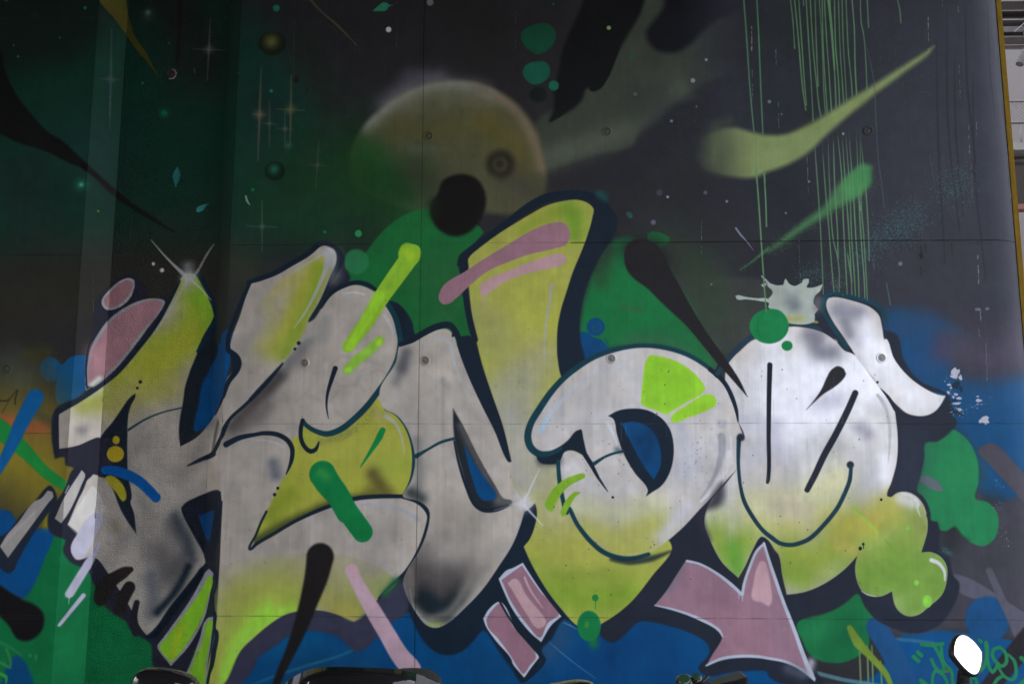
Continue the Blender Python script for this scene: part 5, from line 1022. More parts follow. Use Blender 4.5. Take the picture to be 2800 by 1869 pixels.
M_GREENGL = mat('green_plastic_lens', (.03, .07, .04), .2)
M_PLAST = mat('white_plaster', (.36, .32, .30), .9, noise=.2, bump=.5)
M_TANK = mat('dark_grey_tank', (.03, .03, .035), .15, coat=.5)
M_SEAT = mat('seat_vinyl', (.02, .02, .02), .55, bump=.1)

# ================================================================== MESH HELPERS
def link(name, me, m, parent=None, kind=None, label=None, cat=None, group=None, smooth_=False):
    o = bpy.data.objects.new(name, me); C.objects.link(o)
    if m is not None and not me.materials: me.materials.append(m)
    if smooth_:
        for p in me.polygons: p.use_smooth = True
    if parent is not None: o.parent = parent
    for k, v in (('kind', kind), ('label', label), ('category', cat), ('group', group)):
        if v: o[k] = v
    return o
def thing(name, label, cat, loc=(0, 0, 0), rz=0, group=None):
    o = bpy.data.objects.new(name, None); C.objects.link(o); o.location = loc; o.rotation_euler = (0, 0, rz); o.empty_display_size = .2
    o['label'] = label; o['category'] = cat
    if group: o['group'] = group
    return o
def me_of(bm, name='m'):
    me = bpy.data.meshes.new(name); bm.normal_update(); bm.to_mesh(me); bm.free(); return me
def box(x0, x1, y0, y1, z0, z1, bev=0.0):
    bm = bmesh.new(); bmesh.ops.create_cube(bm, size=1)
    for v in bm.verts: v.co = Vector((x0+(v.co.x+.5)*(x1-x0), y0+(v.co.y+.5)*(y1-y0), z0+(v.co.z+.5)*(z1-z0)))
    if bev: bmesh.ops.bevel(bm, geom=bm.edges[:], offset=bev, segments=2, affect='EDGES')
    return bm
def tube_bm(P, r, n=12, bm=None, cap=True):
    bm = bm or bmesh.new(); P = [Vector(p) for p in P]; rr = r if hasattr(r, '__len__') else [r]*len(P); rings = []
    for i, p in enumerate(P):
        t = (P[min(i+1, len(P)-1)]-P[max(i-1, 0)]).normalized(); up = Vector((0, 0, 1)) if abs(t.z) < .95 else Vector((1, 0, 0))
        a = t.cross(up).normalized(); b = t.cross(a)
        rings.append([bm.verts.new(p+(a*math.cos(k*2*math.pi/n)+b*math.sin(k*2*math.pi/n))*rr[i]) for k in range(n)])
    for i in range(len(P)-1):
        for k in range(n): bm.faces.new((rings[i][k], rings[i][(k+1) % n], rings[i+1][(k+1) % n], rings[i+1][k]))
    if cap: bm.faces.new(rings[0][::-1]); bm.faces.new(rings[-1])
    return bm
def lathe_bm(prof_, n=24, axis='Z', bm=None, M=None):
    bm = bm or bmesh.new(); rings = []
    for r, h in prof_:
        ring = []
        for k in range(n):
            a = 2*math.pi*k/n; v = Vector((r*math.cos(a), r*math.sin(a), h))
            if axis == 'X': v = Vector((v.z, v.x, v.y))
            if axis == 'Y': v = Vector((v.x, -v.z, v.y))
            ring.append(bm.verts.new(M @ v if M else v))
            if r < 1e-6: break
        rings.append(ring)
    for a, b in zip(rings, rings[1:]):
        for k in range(n):
            q = [a[k % len(a)], a[(k+1) % len(a)], b[(k+1) % len(b)], b[k % len(b)]]; q = list(dict.fromkeys(q))
            if len(q) > 2: bm.faces.new(q)
    bmesh.ops.recalc_face_normals(bm, faces=bm.faces[:])
    return bm
def blob_bm(loc, size, rot=(0, 0, 0), p=2.0, seg=20):
    """rounded lump: superellipsoid"""
    bm = bmesh.new(); bmesh.ops.create_uvsphere(bm, u_segments=seg, v_segments=seg*2//3, radius=1)
    E_ = Matrix.Rotation(rot[2], 3, 'Z') @ Matrix.Rotation(rot[1], 3, 'Y') @ Matrix.Rotation(rot[0], 3, 'X')
    for v in bm.verts:
        c = v.co; k = (abs(c.x)**p+abs(c.y)**p+abs(c.z)**p)**(1/p); c = c/max(k, 1e-6)
        v.co = E_ @ Vector((c.x*size[0], c.y*size[1], c.z*size[2]))+Vector(loc)
    return bm

# ================================================================== GROUND
link('ground', me_of(box(-150, 150, -150, 150, -.6, -.12)), M_ASPH, kind='structure')
link('pavement', me_of(box(-9, 6.5, -6.2, .9, -.119, 0)), M_PAVE, kind='structure')
link('kerb', me_of(box(-9, 6.5, -6.36, -6.202, -.119, .004, .012)), M_CONC, kind='structure')

# ================================================================== THE PAINTED WALL
wall = thing('graffiti_wall', 'long dark concrete wall with a silver and lime graffiti name, planet and green drips sprayed across it', 'wall', (0, 0, 0))
def uv_of(s, z): return ((s-CS0)/(CW/DPM), (z-CZ0)/(CHH/DPM))
def round_normals(me):
    """true normals of the rounded end, from each corner's arc length"""
    uvd = me.uv_layers['wall'].data; nn = [None]*len(me.loops); hit = False
    for p_ in me.polygons:
        for li in p_.loop_indices:
            s_ = uvd[li].uv[0]*(CW/DPM)+CS0
            if p_.use_smooth and s_ > S_E-1e-4: a_ = (s_-S_E)/RB; nn[li] = (math.sin(a_), -math.cos(a_), 0); hit = True
            else: nn[li] = tuple(p_.normal)
    if hit: me.normals_split_custom_set(nn)
def wall_grid(name, ss, zs, off, m, thick=.03, label=None):
    bm = bmesh.new(); uvl = bm.loops.layers.uv.new('wall')
    F_ = [[bm.verts.new(pos(s, z, off)) for s in ss] for z in zs]; B_ = [[bm.verts.new(pos(s, z, off-thick)) for s in ss] for z in zs]
    par = {}
    for j, z in enumerate(zs):
        for i, s in enumerate(ss): par[F_[j][i]] = (s, z); par[B_[j][i]] = (s, z)
    nz_, ns_ = len(zs), len(ss)
    for j in range(nz_-1):
        for i in range(ns_-1): bm.faces.new((F_[j][i], F_[j][i+1], F_[j+1][i+1], F_[j+1][i])).smooth = ss[i] > S_E-.01
    for i in range(ns_-1):
        bm.faces.new((F_[0][i+1], F_[0][i], B_[0][i], B_[0][i+1])); bm.faces.new((F_[-1][i], F_[-1][i+1], B_[-1][i+1], B_[-1][i]))
    for j in range(nz_-1):
        bm.faces.new((F_[j][0], F_[j+1][0], B_[j+1][0], B_[j][0])); bm.faces.new((F_[j+1][-1], F_[j][-1], B_[j][-1], B_[j+1][-1]))
    for f in bm.faces:
        for l in f.loops: l[uvl].uv = uv_of(*par[l.vert])
    me = me_of(bm); round_normals(me)
    return link(name, me, m, wall, label=label)
zr = [0.0, JZ[2], JZ[1], JZ[0], WALL_H]; G_ = .0009
def inner(a, b): return [a+G_]+[c for c in cum if a+G_*3 < c < b-G_*3]+[b-G_]
for j in range(len(zr)-1):
    za, zb = zr[j]+(G_ if j else 0), zr[j+1]-G_
    wall_grid('concrete_panel', [0, CS0-G_], [za, zb], 0, M_OLD); wall_grid('concrete_panel', [CS0+G_, S_A-.0005], [za-.05*(j > 0), zb-.05*(j < 3)], 0, M_PAINT)
    cols = [S_D+.0005, J_S[0], S_END]
    for a, b in zip(cols, cols[1:]): wall_grid('concrete_panel', inner(a, b), [za, zb], 0, M_PAINT)
wall_grid('side_face', [S_A+.0015, S_B-.0018], [0, WALL_H], 0, M_PAINT, label='pale sloping face left of the rough recess')
wall_grid('side_face', [S_C+.0005, S_D-.0005], [0, WALL_H], 0, M_PAINT, label='narrow sloping face right of the rough recess')
M_MUST = mat('mustard_paint', (.125, .075, .012), .9, noise=.45, scale=22, bump=.3)
M_MUST.node_tree.nodes['Principled BSDF'].inputs['Specular IOR Level'].default_value = 0.0
bs_ = [SBAND0+.0015]+[c for c in cum if SBAND0+.004 < c < SBAND1-.004]+[SBAND1-.0015]
mb_ = wall_grid('mustard_band', bs_, list(np.linspace(0, WALL_H-.01, 60)), .0045, M_MUST, thick=.003, label='narrow mustard band painted down the rounded end')
# the rough recess: real lumps of plaster
ns, nzz = 150, 1050
ssr = np.linspace(S_B, S_C, ns); zzr = np.linspace(0, WALL_H, nzz)
bump_ = rng.normal(0, 1, (nzz, ns)).astype(np.float32); bump_ = (bump_+np.roll(bump_, 1, 0)+np.roll(bump_, 1, 1)+np.roll(bump_, (1, 1), (0, 1)))/2
XY = np.array([pos(s, 0, 0)[:2] for s in ssr]); Vv = np.zeros((nzz, ns, 3), np.float32)
Vv[..., 0] = XY[:, 0]; Vv[..., 1] = XY[:, 1]-np.clip(bump_*.0010, -.0018, .0018)*(np.arange(ns) > 0)*(np.arange(ns) < ns-1)+.0005; Vv[..., 2] = zzr[:, None]
idx = np.arange(nzz*ns).reshape(nzz, ns); Fq = np.stack([idx[:-1, :-1], idx[:-1, 1:], idx[1:, 1:], idx[1:, :-1]], -1).reshape(-1, 4)
me = bpy.data.meshes.new('m'); me.from_pydata(Vv.reshape(-1, 3).tolist(), [], Fq.tolist()); ul = me.uv_layers.new(name='wall')
lv = np.empty(len(me.loops), np.int32); me.loops.foreach_get('vertex_index', lv)
su, zu = (ssr[lv % ns]-CS0)/(CW/DPM), (zzr[lv//ns]-CZ0)/(CHH/DPM); ul.data.foreach_set('uv', np.stack([su, zu], 1).astype(np.float32).ravel())
link('rough_plaster_field', me, M_ROUGH, wall, label='rough rendered recess, grey green, behind the first letter')
# core behind the slabs
bm = bmesh.new(); core = [(-9.0, .034), (XA-.02, .034), (XA+CH-.03, DP+.034), (XD-CH+.03, DP+.034), (XD+.02, .034), (XE, .034)]
core += [(XE+(RB-.034)*math.sin(R(k*20)), RB-(RB-.034)*math.cos(R(k*20))) for k in range(1, 10)]+[(XE, RB*2-.034), (-9.0, RB*2-.034)]
b0 = [bm.verts.new((x, y, 0)) for x, y in core]; b1 = [bm.verts.new((x, y, WALL_H)) for x, y in core]; bm.faces.new(b0[::-1]); bm.faces.new(b1)
for i in range(len(core)): bm.faces.new((b0[i], b0[(i+1) % len(core)], b1[(i+1) % len(core)], b1[i]))
link('wall_core', me_of(bm), M_CORE, wall)

# painted shapes: each a sheet of paint of its own on the concrete
def inpoly_area(P): x, y = P[:, 0], P[:, 1]; return .5*float(np.sum(x*np.roll(y, -1)-np.roll(x, -1)*y))
ZMAX = WALL_H-.01
from mathutils.geometry import tessellate_polygon
n_sheet = 0
for k, (Q, (nm, lab)) in enumerate(PARTS):
    keep = [0]
    for i in range(1, len(Q)):
        if np.hypot(*(Q[i]-Q[keep[-1]])) > 3.5: keep.append(i)
    Q = Q[keep]; s, z = at(Q[:, 0], Q[:, 1]); z = np.clip(z, .005, ZMAX); s = np.clip(s, .005, S_END-.002); P = [Vector((a, b, 0)) for a, b in zip(s, z)]
    if len(P) < 3: continue
    tris = tessellate_polygon([P]); bm = bmesh.new(); V_ = [bm.verts.new(p) for p in P]
    for t in tris:
        if len(set(t)) == 3:
            a, b, c = [P[i] for i in t]; ar = (b-a).cross(c-a).z
            if abs(ar) < 1e-7: continue
            try: bm.faces.new([V_[i] for i in (t if ar > 0 else t[::-1])])
            except ValueError: pass
    smin, smax = s.min(), s.max()
    for c_ in cum[1:-1]:
        if smin < c_ < smax:
            bmesh.ops.bisect_plane(bm, geom=bm.verts[:]+bm.edges[:]+bm.faces[:], plane_co=(c_, 0, 0), plane_no=(1, 0, 0))
    loose = [v for v in bm.verts if not v.link_faces]; bmesh.ops.delete(bm, geom=loose, context='VERTS')
    uvl = bm.loops.layers.uv.new('wall'); off = .0003+.000012*k
    for f in bm.faces:
        mid = f.calc_center_median(); f.material_index = 1 if S_B < mid.x < S_C else 0; f.smooth = mid.x > S_E
        for l in f.loops: l[uvl].uv = uv_of(l.vert.co.x, l.vert.co.y)
    for v in bm.verts:
        sx, zz_ = v.co.x, v.co.y; o_ = off+(.0021 if S_B-1e-5 <= sx <= S_C+1e-5 else 0); v.co = Vector(pos(sx, zz_, o_))
    me = bpy.data.meshes.new('m'); bm.to_mesh(me); bm.free(); round_normals(me); me.materials.append(M_PAINT); me.materials.append(M_ROUGH)
    link(nm, me, None, wall, label=lab); n_sheet += 1
OFFT = .0016+.00001*len(PARTS)
# form tie holes
def tie(px, py, r=.024, lab=None):
    s, z = at(float(px), float(py)); s = float(s); z = float(z); x, y, _ = pos(s, z, 0)
    pr = [(1.3*r, 0), (1.15*r, OFFT+.0006), (.95*r, OFFT+.0008), (.80*r, OFFT-.0005), (.66*r, OFFT*.25), (.42*r, OFFT*.25), (.36*r, OFFT*.7), (0, OFFT*.75)]
    bm = lathe_bm(pr, 24, 'Y', M=None); uvl = bm.loops.layers.uv.new('wall')
    for f in bm.faces:
        f.smooth = True
        for l in f.loops: l[uvl].uv = uv_of(s+l.vert.co.x, z+l.vert.co.z)
    me = me_of(bm); o = link('form_tie_plug', me, M_PAINT, wall, label=lab); o.location = (x, y, z)
for p in ((832, 992), (1162, 985), (1671, 980), (2410, 978), (1172, 371), (1659, 360), (2374, 358), (19, 1008), (97, 42), (1157-0, 1620-0)):
    if p != (1157, 1620): tie(*p)
# broken pipe stub with a ring of torn plaster
s, z = at(1473/TS, 640/TS); x, y, _ = pos(float(s), float(z), 0)
ring = []
for k in range(15):
    a = R(-115+k*14); rr = .030+.004*math.sin(k*2.3); ring.append((x+rr*math.cos(a), y-.006-.003*(k % 2), float(z)+rr*math.sin(a)))
link('torn_plaster', me_of(tube_bm(ring, [.003+.0015*abs(math.sin(k*1.1)) for k in range(15)], 6)), M_PLAST, wall)
bm = lathe_bm([(.026, 0), (.026, .012), (.022, .016), (.017, .014), (.017, .002), (.010, .002), (.010, .01), (0, .01)], 20, 'Y'); pm = mat('rusty_pipe', (.055, .035, .033), .7, .2, noise=.4, scale=60)
o = link('pipe_stub', me_of(bm), pm, wall, smooth_=True); o.location = (x, y, float(z))
# corner strip where the side face meets the rough field
# ================================================================== ADDED OUT OF VIEW TO SHADE THE WALL: a deck overhead and a slab opposite
dk = thing('shade_deck', 'unseen concrete deck added above the painted wall to shade it', 'bridge', (0, 0, WALL_H))
link('deck_slab', me_of(box(-16, DK_X, -DK_Y, RB*2+.2, .02, .55)), M_DARKC, dk)
for k in range(5):
    yy_ = -.9-k*1.7
    link('girder', me_of(box(-15.8, DK_X-.2, yy_-.18, yy_+.18, -.45, .018)), M_DARKC, dk)
ow = thing('shade_wall', 'unseen concrete wall added opposite to keep light off the left of the mural', 'wall', (0, 0, 0))
link('wall_slab', me_of(box(-16, OW_X, -DK_Y-.4, -DK_Y, -.119, WALL_H)), M_DARKC, ow)

# ================================================================== BEHIND THE WALL'S END: steel walkway and pale building
YB = 6.0
def bx(px, py): a, b = plane_x(float(px), float(py), YB); return float(a), float(b)
X0, X1 = bx(2690, 400)[0]-1.2, bx(2690, 400)[0]+7.0
wk = thing('steel_walkway', 'grey steel walkway with beams, braces and mesh railing beyond the end of the painted wall', 'walkway', (X0, YB, 0))
def wbox(nm, y0, y1, dy0, dy1, m, xa=None, xb=None, lab=None):
    zt, zb = bx(2765, y0)[1], bx(2765, y1)[1]; link(nm, me_of(box((xa if xa is not None else X0)-X0, (xb if xb is not None else X1)-X0, dy0, dy1, zb, zt, .004)), m, wk, label=lab)
wbox('beam', 4, 9, -.14, .14, M_STEEL); wbox('beam_web', 9, 15, -.01, .01, M_STEEL); wbox('beam', 15, 19, -.14, .14, M_STEELL)
wbox('beam', 20, 31, .2, .32, M_STEELL); wbox('blue_panel', 31.5, 41.5, .22, .26, M_BLUP)
wbox('beam', 42, 46, -.14, .14, M_STEEL); wbox('beam_web', 46, 66, -.01, .01, M_STEEL); wbox('beam', 66, 70, -.14, .14, M_STEELL)
wbox('panel', 71, 81, .3, .34, M_SOFF); wbox('beam', 82, 98, -.1, .1, M_STEEL); wbox('panel', 99, 108, .25, .29, M_FACADE); wbox('beam', 108, 113, -.1, .1, M_STEEL)
wbox('floor_slab', 412, 432, -.3, 2.2, M_STEELL); wbox('beam', 436, 446, -.05, .1, M_STEEL); wbox('handrail', 291, 296, -.22, -.18, M_STEELL); wbox('handrail', 352, 356, -.26, -.2, M_STEELL)
wbox('floor_slab', 1010, 1060, -.3, 2.2, M_STEELL); wbox('beam', 560, 575, -.05, .1, M_RED, lab='red brown beam under the walkway')
zt = bx(2765, 297)[1]; zb = bx(2765, 345)[1]; bm = bmesh.new(); st_ = .055; nmesh = 0; xx = X0
while xx < X1-.3:
    for sg in (1, -1):
        tube_bm([(xx-X0+(0 if sg > 0 else zt-zb), -.2, zb), (xx-X0+(zt-zb if sg > 0 else 0), -.2, zt)], .003, 4, bm)
    xx += st_
o = link('mesh_panel', me_of(bm), M_STEELL, wk, kind='stuff')
zc = bx(2788, 356)[1]; zl = bx(2788, 412)[1]; k = 0; xb_ = bx(2788, 356)[0]
for i in range(-4, 16):
    xq = xb_+i*.42-X0
    if xq < .05: continue
    link('railing_post', me_of(tube_bm([(xq, -.24, zl), (xq, -.24, zc)], .028, 12)), M_STEELL, wk, smooth_=True)
    link('post_cap', me_of(blob_bm((xq, -.24, zc+.01), (.05, .05, .032), seg=12)), M_CHR, wk, smooth_=True)
    for j in (1, 2): link('baluster', me_of(tube_bm([(xq+j*.14, -.24, zl), (xq+j*.14, -.24, zc-.012)], .011, 8)), M_STEELL, wk, smooth_=True)
a = bx(2820, 60); b = bx(2762, 170); dx_ = a[0]-b[0]; dz_ = a[1]-b[1]
for k in range(-1, 4):
    o_ = k*1.6
    p0 = Vector((b[0]-X0+o_-dx_*.4, -.4, b[1]-dz_*.4)); p1 = Vector((a[0]-X0+o_+dx_*1.2, -.4, a[1]+dz_*1.2))
    if p0.x < -.3: continue
    link('brace', me_of(tube_bm([p0, p1], .05, 8)), M_STEEL, wk)
    link('tie_rod', me_of(tube_bm([(b[0]-X0+o_-.1, -.3, bx(2760, 118)[1]), (a[0]-X0+o_, -.3, bx(2800, 48)[1])], .008, 6)), M_STEELL, wk)
    link('joint_node', me_of(blob_bm((bx(2768, 122)[0]-X0+o_, -.34, bx(2768, 122)[1]), (.055, .055, .05), seg=12)), M_CHR, wk, smooth_=True)
for i in range(3):
    xq = bx(2800, 400)[0]-X0+.65+i*2.6; link('column', me_of(box(xq, xq+.22, .5, .72, 0, bx(2765, 2)[1], .01)), M_STEEL, wk)
# sloping soffit of the stair
bm = bmesh.new(); q = [(-.5, 196), (9.0, -300), (9.0, -330), (-.5, 150)]
pts_ = [(-.6, bx(2765, 238)[1]), (6.9, bx(2765, 238)[1]+4.6), (6.9, bx(2765, 215)[1]+4.9), (-.6, bx(2765, 165)[1]-.05)]
fr = [bm.verts.new((x, .8, z)) for x, z in pts_]; bk = [bm.verts.new((x, 2.4, z)) for x, z in pts_]; bm.faces.new(fr); bm.faces.new(bk[::-1])
for i in range(4): bm.faces.new((fr[i], bk[i], bk[(i+1) % 4], fr[(i+1) % 4]))
bmesh.ops.recalc_face_normals(bm, faces=bm.faces[:]); link('stair_soffit', me_of(bm), M_SOFF, wk)
bld = thing('pale_building', 'pale pinkish rendered building behind the steel walkway', 'building', (X0-2, 13, 0))
link('wall', me_of(box(-6, 18, 0, 6, -.12, 12)), M_FACADE, bld)
for i in range(10):
    fr_ = link('window', me_of(box(-5+i*2.3, -3.8+i*2.3, -.05, .02, 1.2, 2.8, .01)), M_STEEL, bld)
    link('pane', me_of(box(-4.93+i*2.3, -3.87+i*2.3, -.07, -.052, 1.27, 2.73)), M_DKGLS, fr_)
link('canopy', me_of(box(-6, 18, -1.2, -.002, 3.3, 3.5, .01)), M_STEEL, bld)

# ================================================================== PARKED TWO-WHEELERS (only their tops reach into the picture)
def wheel(parent, y, r=.29, w=.055):
    ty = link('tyre', me_of(lathe_bm([(r-.09, -w*.8), (r-.03, -w), (r, -w*.45), (r+.008, 0), (r, w*.45), (r-.03, w), (r-.09, w*.8), (r-.09, -w*.8)], 32, 'X')), M_RUB, parent, smooth_=True); ty.location = (0, y, r)
    rm = link('rim', me_of(lathe_bm([(r-.085, -.04), (r-.10, -.035), (r-.12, -.01), (.05, -.02), (.03, -.06), (.03, .06), (.05, .02), (r-.12, .01), (r-.10, .035), (r-.085, .04)], 32, 'X')), M_ALU, parent, smooth_=True); rm.location = (0, y, r)
def mirror(parent, head, stem_root, glassside=1, w=.046, h=.060, tilt=0.0, yaw=0.0, pitch=0.0):
    """drop shaped mirror: shell, glass, stem"""
    n = 28; out = []
    for k in range(n):
        a = 2*math.pi*k/n; x = w*math.cos(a); z = h*math.sin(a); t = (abs(math.cos(a))**2.2+abs(math.sin(a))**2.2)**(-1/2.2)
        x = w*t*math.cos(a); z = h*t*math.sin(a)
        if z < 0: x *= 1+.42*(z/h); z *= 1.12
        else: x *= 1-.30*(z/h)
        out.append((x, z))
    Mx = Matrix.Translation(head) @ Matrix.Rotation(yaw, 4, 'Z') @ Matrix.Rotation(pitch, 4, 'X') @ Matrix.Rotation(tilt, 4, 'Y')
    bm = bmesh.new(); rings = []
    for sc_, d_ in ((1.0, 0.0), (1.10, .004), (1.12, .014), (1.0, .030), (.75, .044), (.40, .052)):
        rings.append([bm.verts.new(Mx @ Vector((x*sc_, d_*glassside, z*sc_))) for x, z in out])
    for a, b in zip(rings, rings[1:]):
        for k in range(n): bm.faces.new((a[k], a[(k+1) % n], b[(k+1) % n], b[k]))
    bm.faces.new(rings[-1]); bmesh.ops.recalc_face_normals(bm, faces=bm.faces[:])
    mr_ = link('mirror', me_of(bm), M_BLKP, parent, smooth_=True)
    bm = bmesh.new(); bm.faces.new([bm.verts.new(Mx @ Vector((x*.985, .0015*glassside, z*.985))) for x, z in out]); bm2 = link('glass', me_of(bm), M_GLASS, mr_)
    root = Mx @ Vector((-.012, .036*glassside, -h*.98))
    mid = root+(Vector(stem_root)-root)*.25+Vector((0, 0, -.005))
    P_ = [root+Vector((0, 0, .03)), root, mid, Vector(stem_root)]
    link('stem', me_of(tube_bm(P_, [.022, .018, .010, .008], 12)), M_BLKP, mr_, smooth_=True)
    bl = bmesh.new()
    for q in range(5): tube_bm([root+Vector((0, 0, -.004-q*.007)), root+Vector((0, 0, -.008-q*.007))], .0195-q*.0010, 12, bl)
    link('rubber_bellows', me_of(bl), M_RUB, mr_)
    return mr_
def motorcycle(label, loc, rz, bar_z=.92, reservoirs=True, guards=True, mirrors=(), group='two-wheelers parked along the wall'):
    t = thing('motorcycle', label, 'motorcycle', loc, rz, group)
    # local frame: front towards +Y
    wheel(t, .70); wheel(t, -.72)
    link('frame', me_of(tube_bm([(0, .42, .82), (0, .2, .62), (0, -.2, .42), (0, -.72, .3)], [.035, .04, .05, .03])), M_ALU, t, smooth_=True)
    for s_ in (-1, 1):
        link('fork', me_of(tube_bm([(.09*s_, .70, .29), (.09*s_, .42, .86)], [.026, .022])), M_ALU, t, smooth_=True)
    link('tank', me_of(blob_bm((0, .12, .74), (.15, .26, .12), (R(-8), 0, 0), 2.4)), M_TANK, t, smooth_=True)
    link('seat', me_of(blob_bm((0, -.38, .76), (.13, .34, .05), (R(4), 0, 0), 2.8)), M_SEAT, t, smooth_=True)
    link('engine', me_of(box(-.15, .15, -.12, .3, .22, .56, .03)), M_ALU, t)
    link('exhaust', me_of(tube_bm([(.14, .28, .3), (.17, 0, .2), (.17, -.4, .26), (.18, -.85, .36)], [.02, .022, .045, .05])), M_CHR, t, smooth_=True)
    link('front_mudguard', me_of(blob_bm((0, .70, .48), (.07, .24, .13), (0, 0, 0), 2.2)), M_TANK, t, smooth_=True)
    link('headlight', me_of(blob_bm((0, .56, bar_z-.16), (.10, .08, .10))), M_BLK, t, smooth_=True)
    zb = bar_z
    link('handlebar', me_of(tube_bm([(-.36, .28, zb-.04), (-.2, .34, zb-.035), (-.09, .38, zb-.06), (.09, .38, zb-.06), (.2, .34, zb-.035), (.36, .28, zb-.04)], .0115)), M_BLKP, t, smooth_=True)
    for s_ in (-1, 1):
        link('grip', me_of(tube_bm([(.25*s_, .322, zb-.037), (.38*s_, .275, zb-.041)], .017)), M_RUB, t, smooth_=True)
        link('lever', me_of(tube_bm([(.2*s_, .38, zb-.03), (.27*s_, .385, zb-.04), (.37*s_, .34, zb-.05)], [.008, .006, .005])), M_ALU, t, smooth_=True)
    for h, r_, gs, kw in mirrors: mirror(t, h, r_, gs, **kw)
    return t
def w2l(px, py, Y): a, b = plane_x(float(px), float(py), Y); return float(a), float(b)
# A: scooter facing the street, its dark windscreen and one mirror shell in view
YS = -1.9
cx, ztop = w2l(985, 1814, YS); hw = (w2l(1215, 1869, YS)[0]-w2l(765, 1869, YS)[0])/2
sc_ = thing('scooter', 'black scooter with a broad dark glossy windscreen, parked facing the street, left of the middle', 'scooter', (cx, YS, 0), 0, 'two-wheelers parked along the wall')
bm = bmesh.new(); nu, nv = 40, 14; gr = []
for j in range(nv+1):
    v = j/nv; row = []
    for i in range(nu+1):
        u = -1+2*i/nu
        e = (1-abs(u)**2.5)**(1/2.5)                 # outline
        top = -.00113*(50*abs(u)**3.2+28*u*u+5*u)
        zz_ = (ztop-.0)+top-v*.42
        wv = 1+.10*v-.25*v*v
        row.append(bm.verts.new((hw*1.02*u*wv, .12*u*u-.02-v*.34-.015*(1-v)*math.cos(u*1.5), zz_)))
    gr.append(row)
for j in range(nv):
    for i in range(nu): bm.faces.new((gr[j][i], gr[j][i+1], gr[j+1][i+1], gr[j+1][i]))
bmesh.ops.recalc_face_normals(bm, faces=bm.faces[:]); ret = bmesh.ops.solidify(bm, geom=bm.faces[:], thickness=.006)
link('windscreen', me_of(bm), M_BLK, sc_, smooth_=True)
# reflections on the screen, put in as white and grey bands
def sband_bm(u0, u1, d_=.003):
    bm = bmesh.new(); g = []
    for j in range(9):
        v = j/8*.9; row = []
        for i in range(5):
            u = u0+(u1-u0)*i/4+v*-.02; top = -.00113*(50*abs(u)**3.2+28*u*u+5*u); wv = 1+.10*v-.25*v*v
            row.append(bm.verts.new((hw*1.02*u*wv, .12*u*u-.02-v*.34-.015*(1-v)*math.cos(u*1.5)-d_, ztop+top-v*.42-.0015)))
        g.append(row)
    for j in range(8):
        for i in range(4): bm.faces.new((g[j][i], g[j][i+1], g[j+1][i+1], g[j+1][i]))
    bmesh.ops.solidify(bm, geom=bm.faces[:], thickness=.002); return bm
M_STRW = mat('sky_reflection_white', (.6, .6, .66), .5); M_STRG = mat('reflection_grey', (.13, .115, .13), .4)
link('reflection_strip', me_of(sband_bm(-.86, -.745)), M_STRW, sc_, label='white strip down the left of the windscreen')
link('reflection_panel', me_of(sband_bm(.66, .995)), M_STRG, sc_, label='smoky grey edge at the right of the windscreen')
link('front_shield', me_of(blob_bm((0, -.02, .62), (.21, .10, .30), (R(-12), 0, 0), 3)), M_BLK, sc_, smooth_=True)
link('headlight', me_of(blob_bm((0, -.115, .74), (.11, .03, .06), (R(-12), 0, 0), 2.5)), M_CHR, sc_, smooth_=True)
link('floorboard', me_of(box(-.19, .19, .05, .55, .22, .30, .02)), M_BLKP, sc_)
link('body', me_of(blob_bm((0, .85, .52), (.18, .42, .22), (0, 0, 0), 2.8)), M_BLK, sc_, smooth_=True)
link('seat', me_of(blob_bm((0, .78, .76), (.15, .36, .06), (0, 0, 0), 2.8)), M_SEAT, sc_, smooth_=True)
link('front_mudguard', me_of(blob_bm((0, -.10, .42), (.09, .26, .10), (0, 0, 0), 2.2)), M_BLK, sc_, smooth_=True)
link('handlebar', me_of(tube_bm([(-.34, .2, .93), (-.12, .12, .92), (.12, .12, .92), (.34, .2, .93)], .016)), M_BLKP, sc_, smooth_=True)
wheel(sc_, -.12, .23, .06); wheel(sc_, 1.2, .23, .06)
for s_ in (-1, 1): link('grip', me_of(tube_bm([(.27*s_, .165, .928), (.40*s_, .215, .932)], .018)), M_RUB, sc_, smooth_=True)
# mirror shell (glass faces the rider)
mx_, mz_ = w2l(452, 1880, YS+.1); zt_ = w2l(400, 1831, YS+.1)[1]
ms = link('mirror', me_of(blob_bm((mx_-cx, .1, mz_-.001), (.104, .045, zt_-mz_+.003), (0, R(9), 0), 2.9, 28)), M_BLK, sc_, smooth_=True, label='rounded glossy black mirror shell')
link('glass', me_of(blob_bm((mx_-cx, .142, mz_-.004), (.088, .006, .045), (0, R(9), 0), 2.9, 20)), M_GLASS, ms, smooth_=True)
link('stem', me_of(tube_bm([(mx_-cx+.03, .12, mz_-.04), (mx_-cx+.12, .17, mz_-.12), (-.30, .19, .935)], .010)), M_BLKP, ms, smooth_=True)
mx2 = .62; ms = link('mirror', me_of(blob_bm((mx2, .16, .955), (.104, .045, .055), (0, R(-9), 0), 2.9, 28)), M_BLK, sc_, smooth_=True)
link('stem', me_of(tube_bm([(mx2-.06, .17, .93), (.34, .2, .935)], .010)), M_BLKP, ms, smooth_=True)
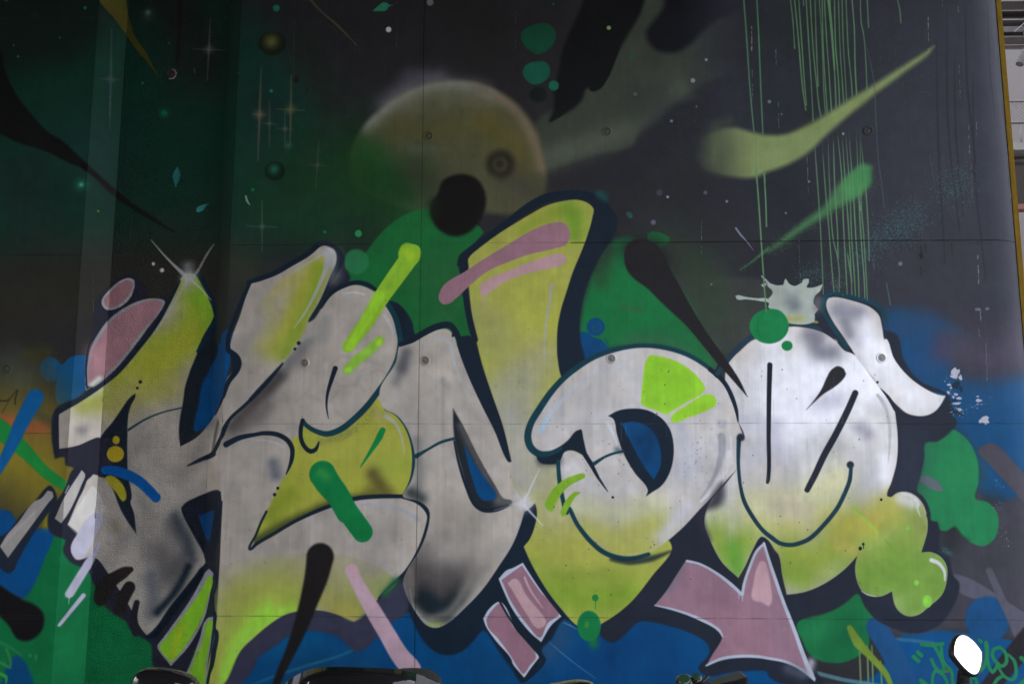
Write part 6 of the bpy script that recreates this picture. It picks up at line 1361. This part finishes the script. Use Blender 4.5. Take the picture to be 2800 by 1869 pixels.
# B: motorcycle facing the wall: brake reservoirs, lever and hand guard in view
YM = -1.75
gx, gz = w2l(1995, 1838, YM); bz = .895
mb = motorcycle('black motorcycle facing the wall with round brake reservoirs and a hand guard', (gx-.42, YM-.30, 0), 0, bar_z=bz)
lx = lambda px, py: (w2l(px, py, YM)[0]-(gx-.42), .30, w2l(px, py, YM)[1])
for (px, py, r_, m_) in ((1872, 1856, .026, M_BLK), (1906, 1849, .0165, M_BLK)):
    x_, y_, z_ = lx(px, py); rs = link('brake_reservoir', me_of(lathe_bm([(0, -.03), (r_*.8, -.03), (r_, -.02), (r_, .004), (r_*1.06, .006), (r_*1.04, .012), (r_*.8, .016), (0, .017)], 24, M=Matrix.Translation((x_, y_, z_-.012)) @ Matrix.Rotation(R(28), 4, 'X') @ Matrix.Rotation(R(-10), 4, 'Y'))), m_, mb, smooth_=True)
    link('cap', me_of(lathe_bm([(r_*.8, .0), (r_*.7, .003), (0, .004)], 24, M=Matrix.Translation((x_, y_, z_-.012)) @ Matrix.Rotation(R(28), 4, 'X') @ Matrix.Rotation(R(-10), 4, 'Y') @ Matrix.Translation((0, 0, .017)))), M_GREENGL, rs)
a_ = lx(1936, 1838); b_ = lx(1936, 1850); c_ = lx(1926, 1860); d_2 = lx(1900, 1870)
link('hose', me_of(tube_bm([(a_[0]-.002, .3, a_[2]), (b_[0], .3, b_[2]), (c_[0], .3, c_[2]), (d_2[0], .3, d_2[2])], [.0035, .006, .008, .01], 10)), M_BLKP, mb, smooth_=True)
bm = bmesh.new(); prof2 = [lx(1941, 1869), lx(1975, 1856), lx(2010, 1845), lx(2030, 1838), lx(2036, 1840), lx(2041, 1852), lx(2043, 1872), lx(2040, 1910), lx(1985, 1925), lx(1945, 1900)]
ff = [bm.verts.new((x_, .28-.03*math.sin(i*.6), z_)) for i, (x_, _, z_) in enumerate(prof2)]; bb = [bm.verts.new((x_-.004, .34, z_-.004)) for (x_, _, z_) in prof2]
bm.faces.new(ff); bm.faces.new(bb[::-1])
for i in range(len(ff)): bm.faces.new((ff[i], bb[i], bb[(i+1) % len(ff)], ff[(i+1) % len(ff)]))
bmesh.ops.recalc_face_normals(bm, faces=bm.faces[:]); bmesh.ops.bevel(bm, geom=[e for e in bm.edges if e.calc_face_angle(0) > .9], offset=.004, segments=2, affect='EDGES')
link('hand_guard', me_of(bm), M_BLKP, mb)
for i in range(3): 
    p0 = lx(1958+i*12, 1869-i*3); p1 = lx(2030, 1849+i*9); link('guard_rib', me_of(tube_bm([(p0[0], .268, p0[2]-.004), (p1[0], .262, p1[2])], .0022, 6)), M_BLK, mb)
# C: motorcycle facing the wall at the right, its mirror shows the white sky
YR = -1.62
hx, hz = w2l(2648, 1785, YR)
mc = motorcycle('black motorcycle at the right end, its drop shaped mirror reflecting the white sky', (hx+.34, YR-.12, 0), 0, bar_z=.88,
    mirrors=[((-.34, .12, hz), (-.36, .24, .86), 1, dict(w=.052, h=.0565, tilt=R(-2), yaw=R(MIR_YAW), pitch=R(MIR_PITCH)))])
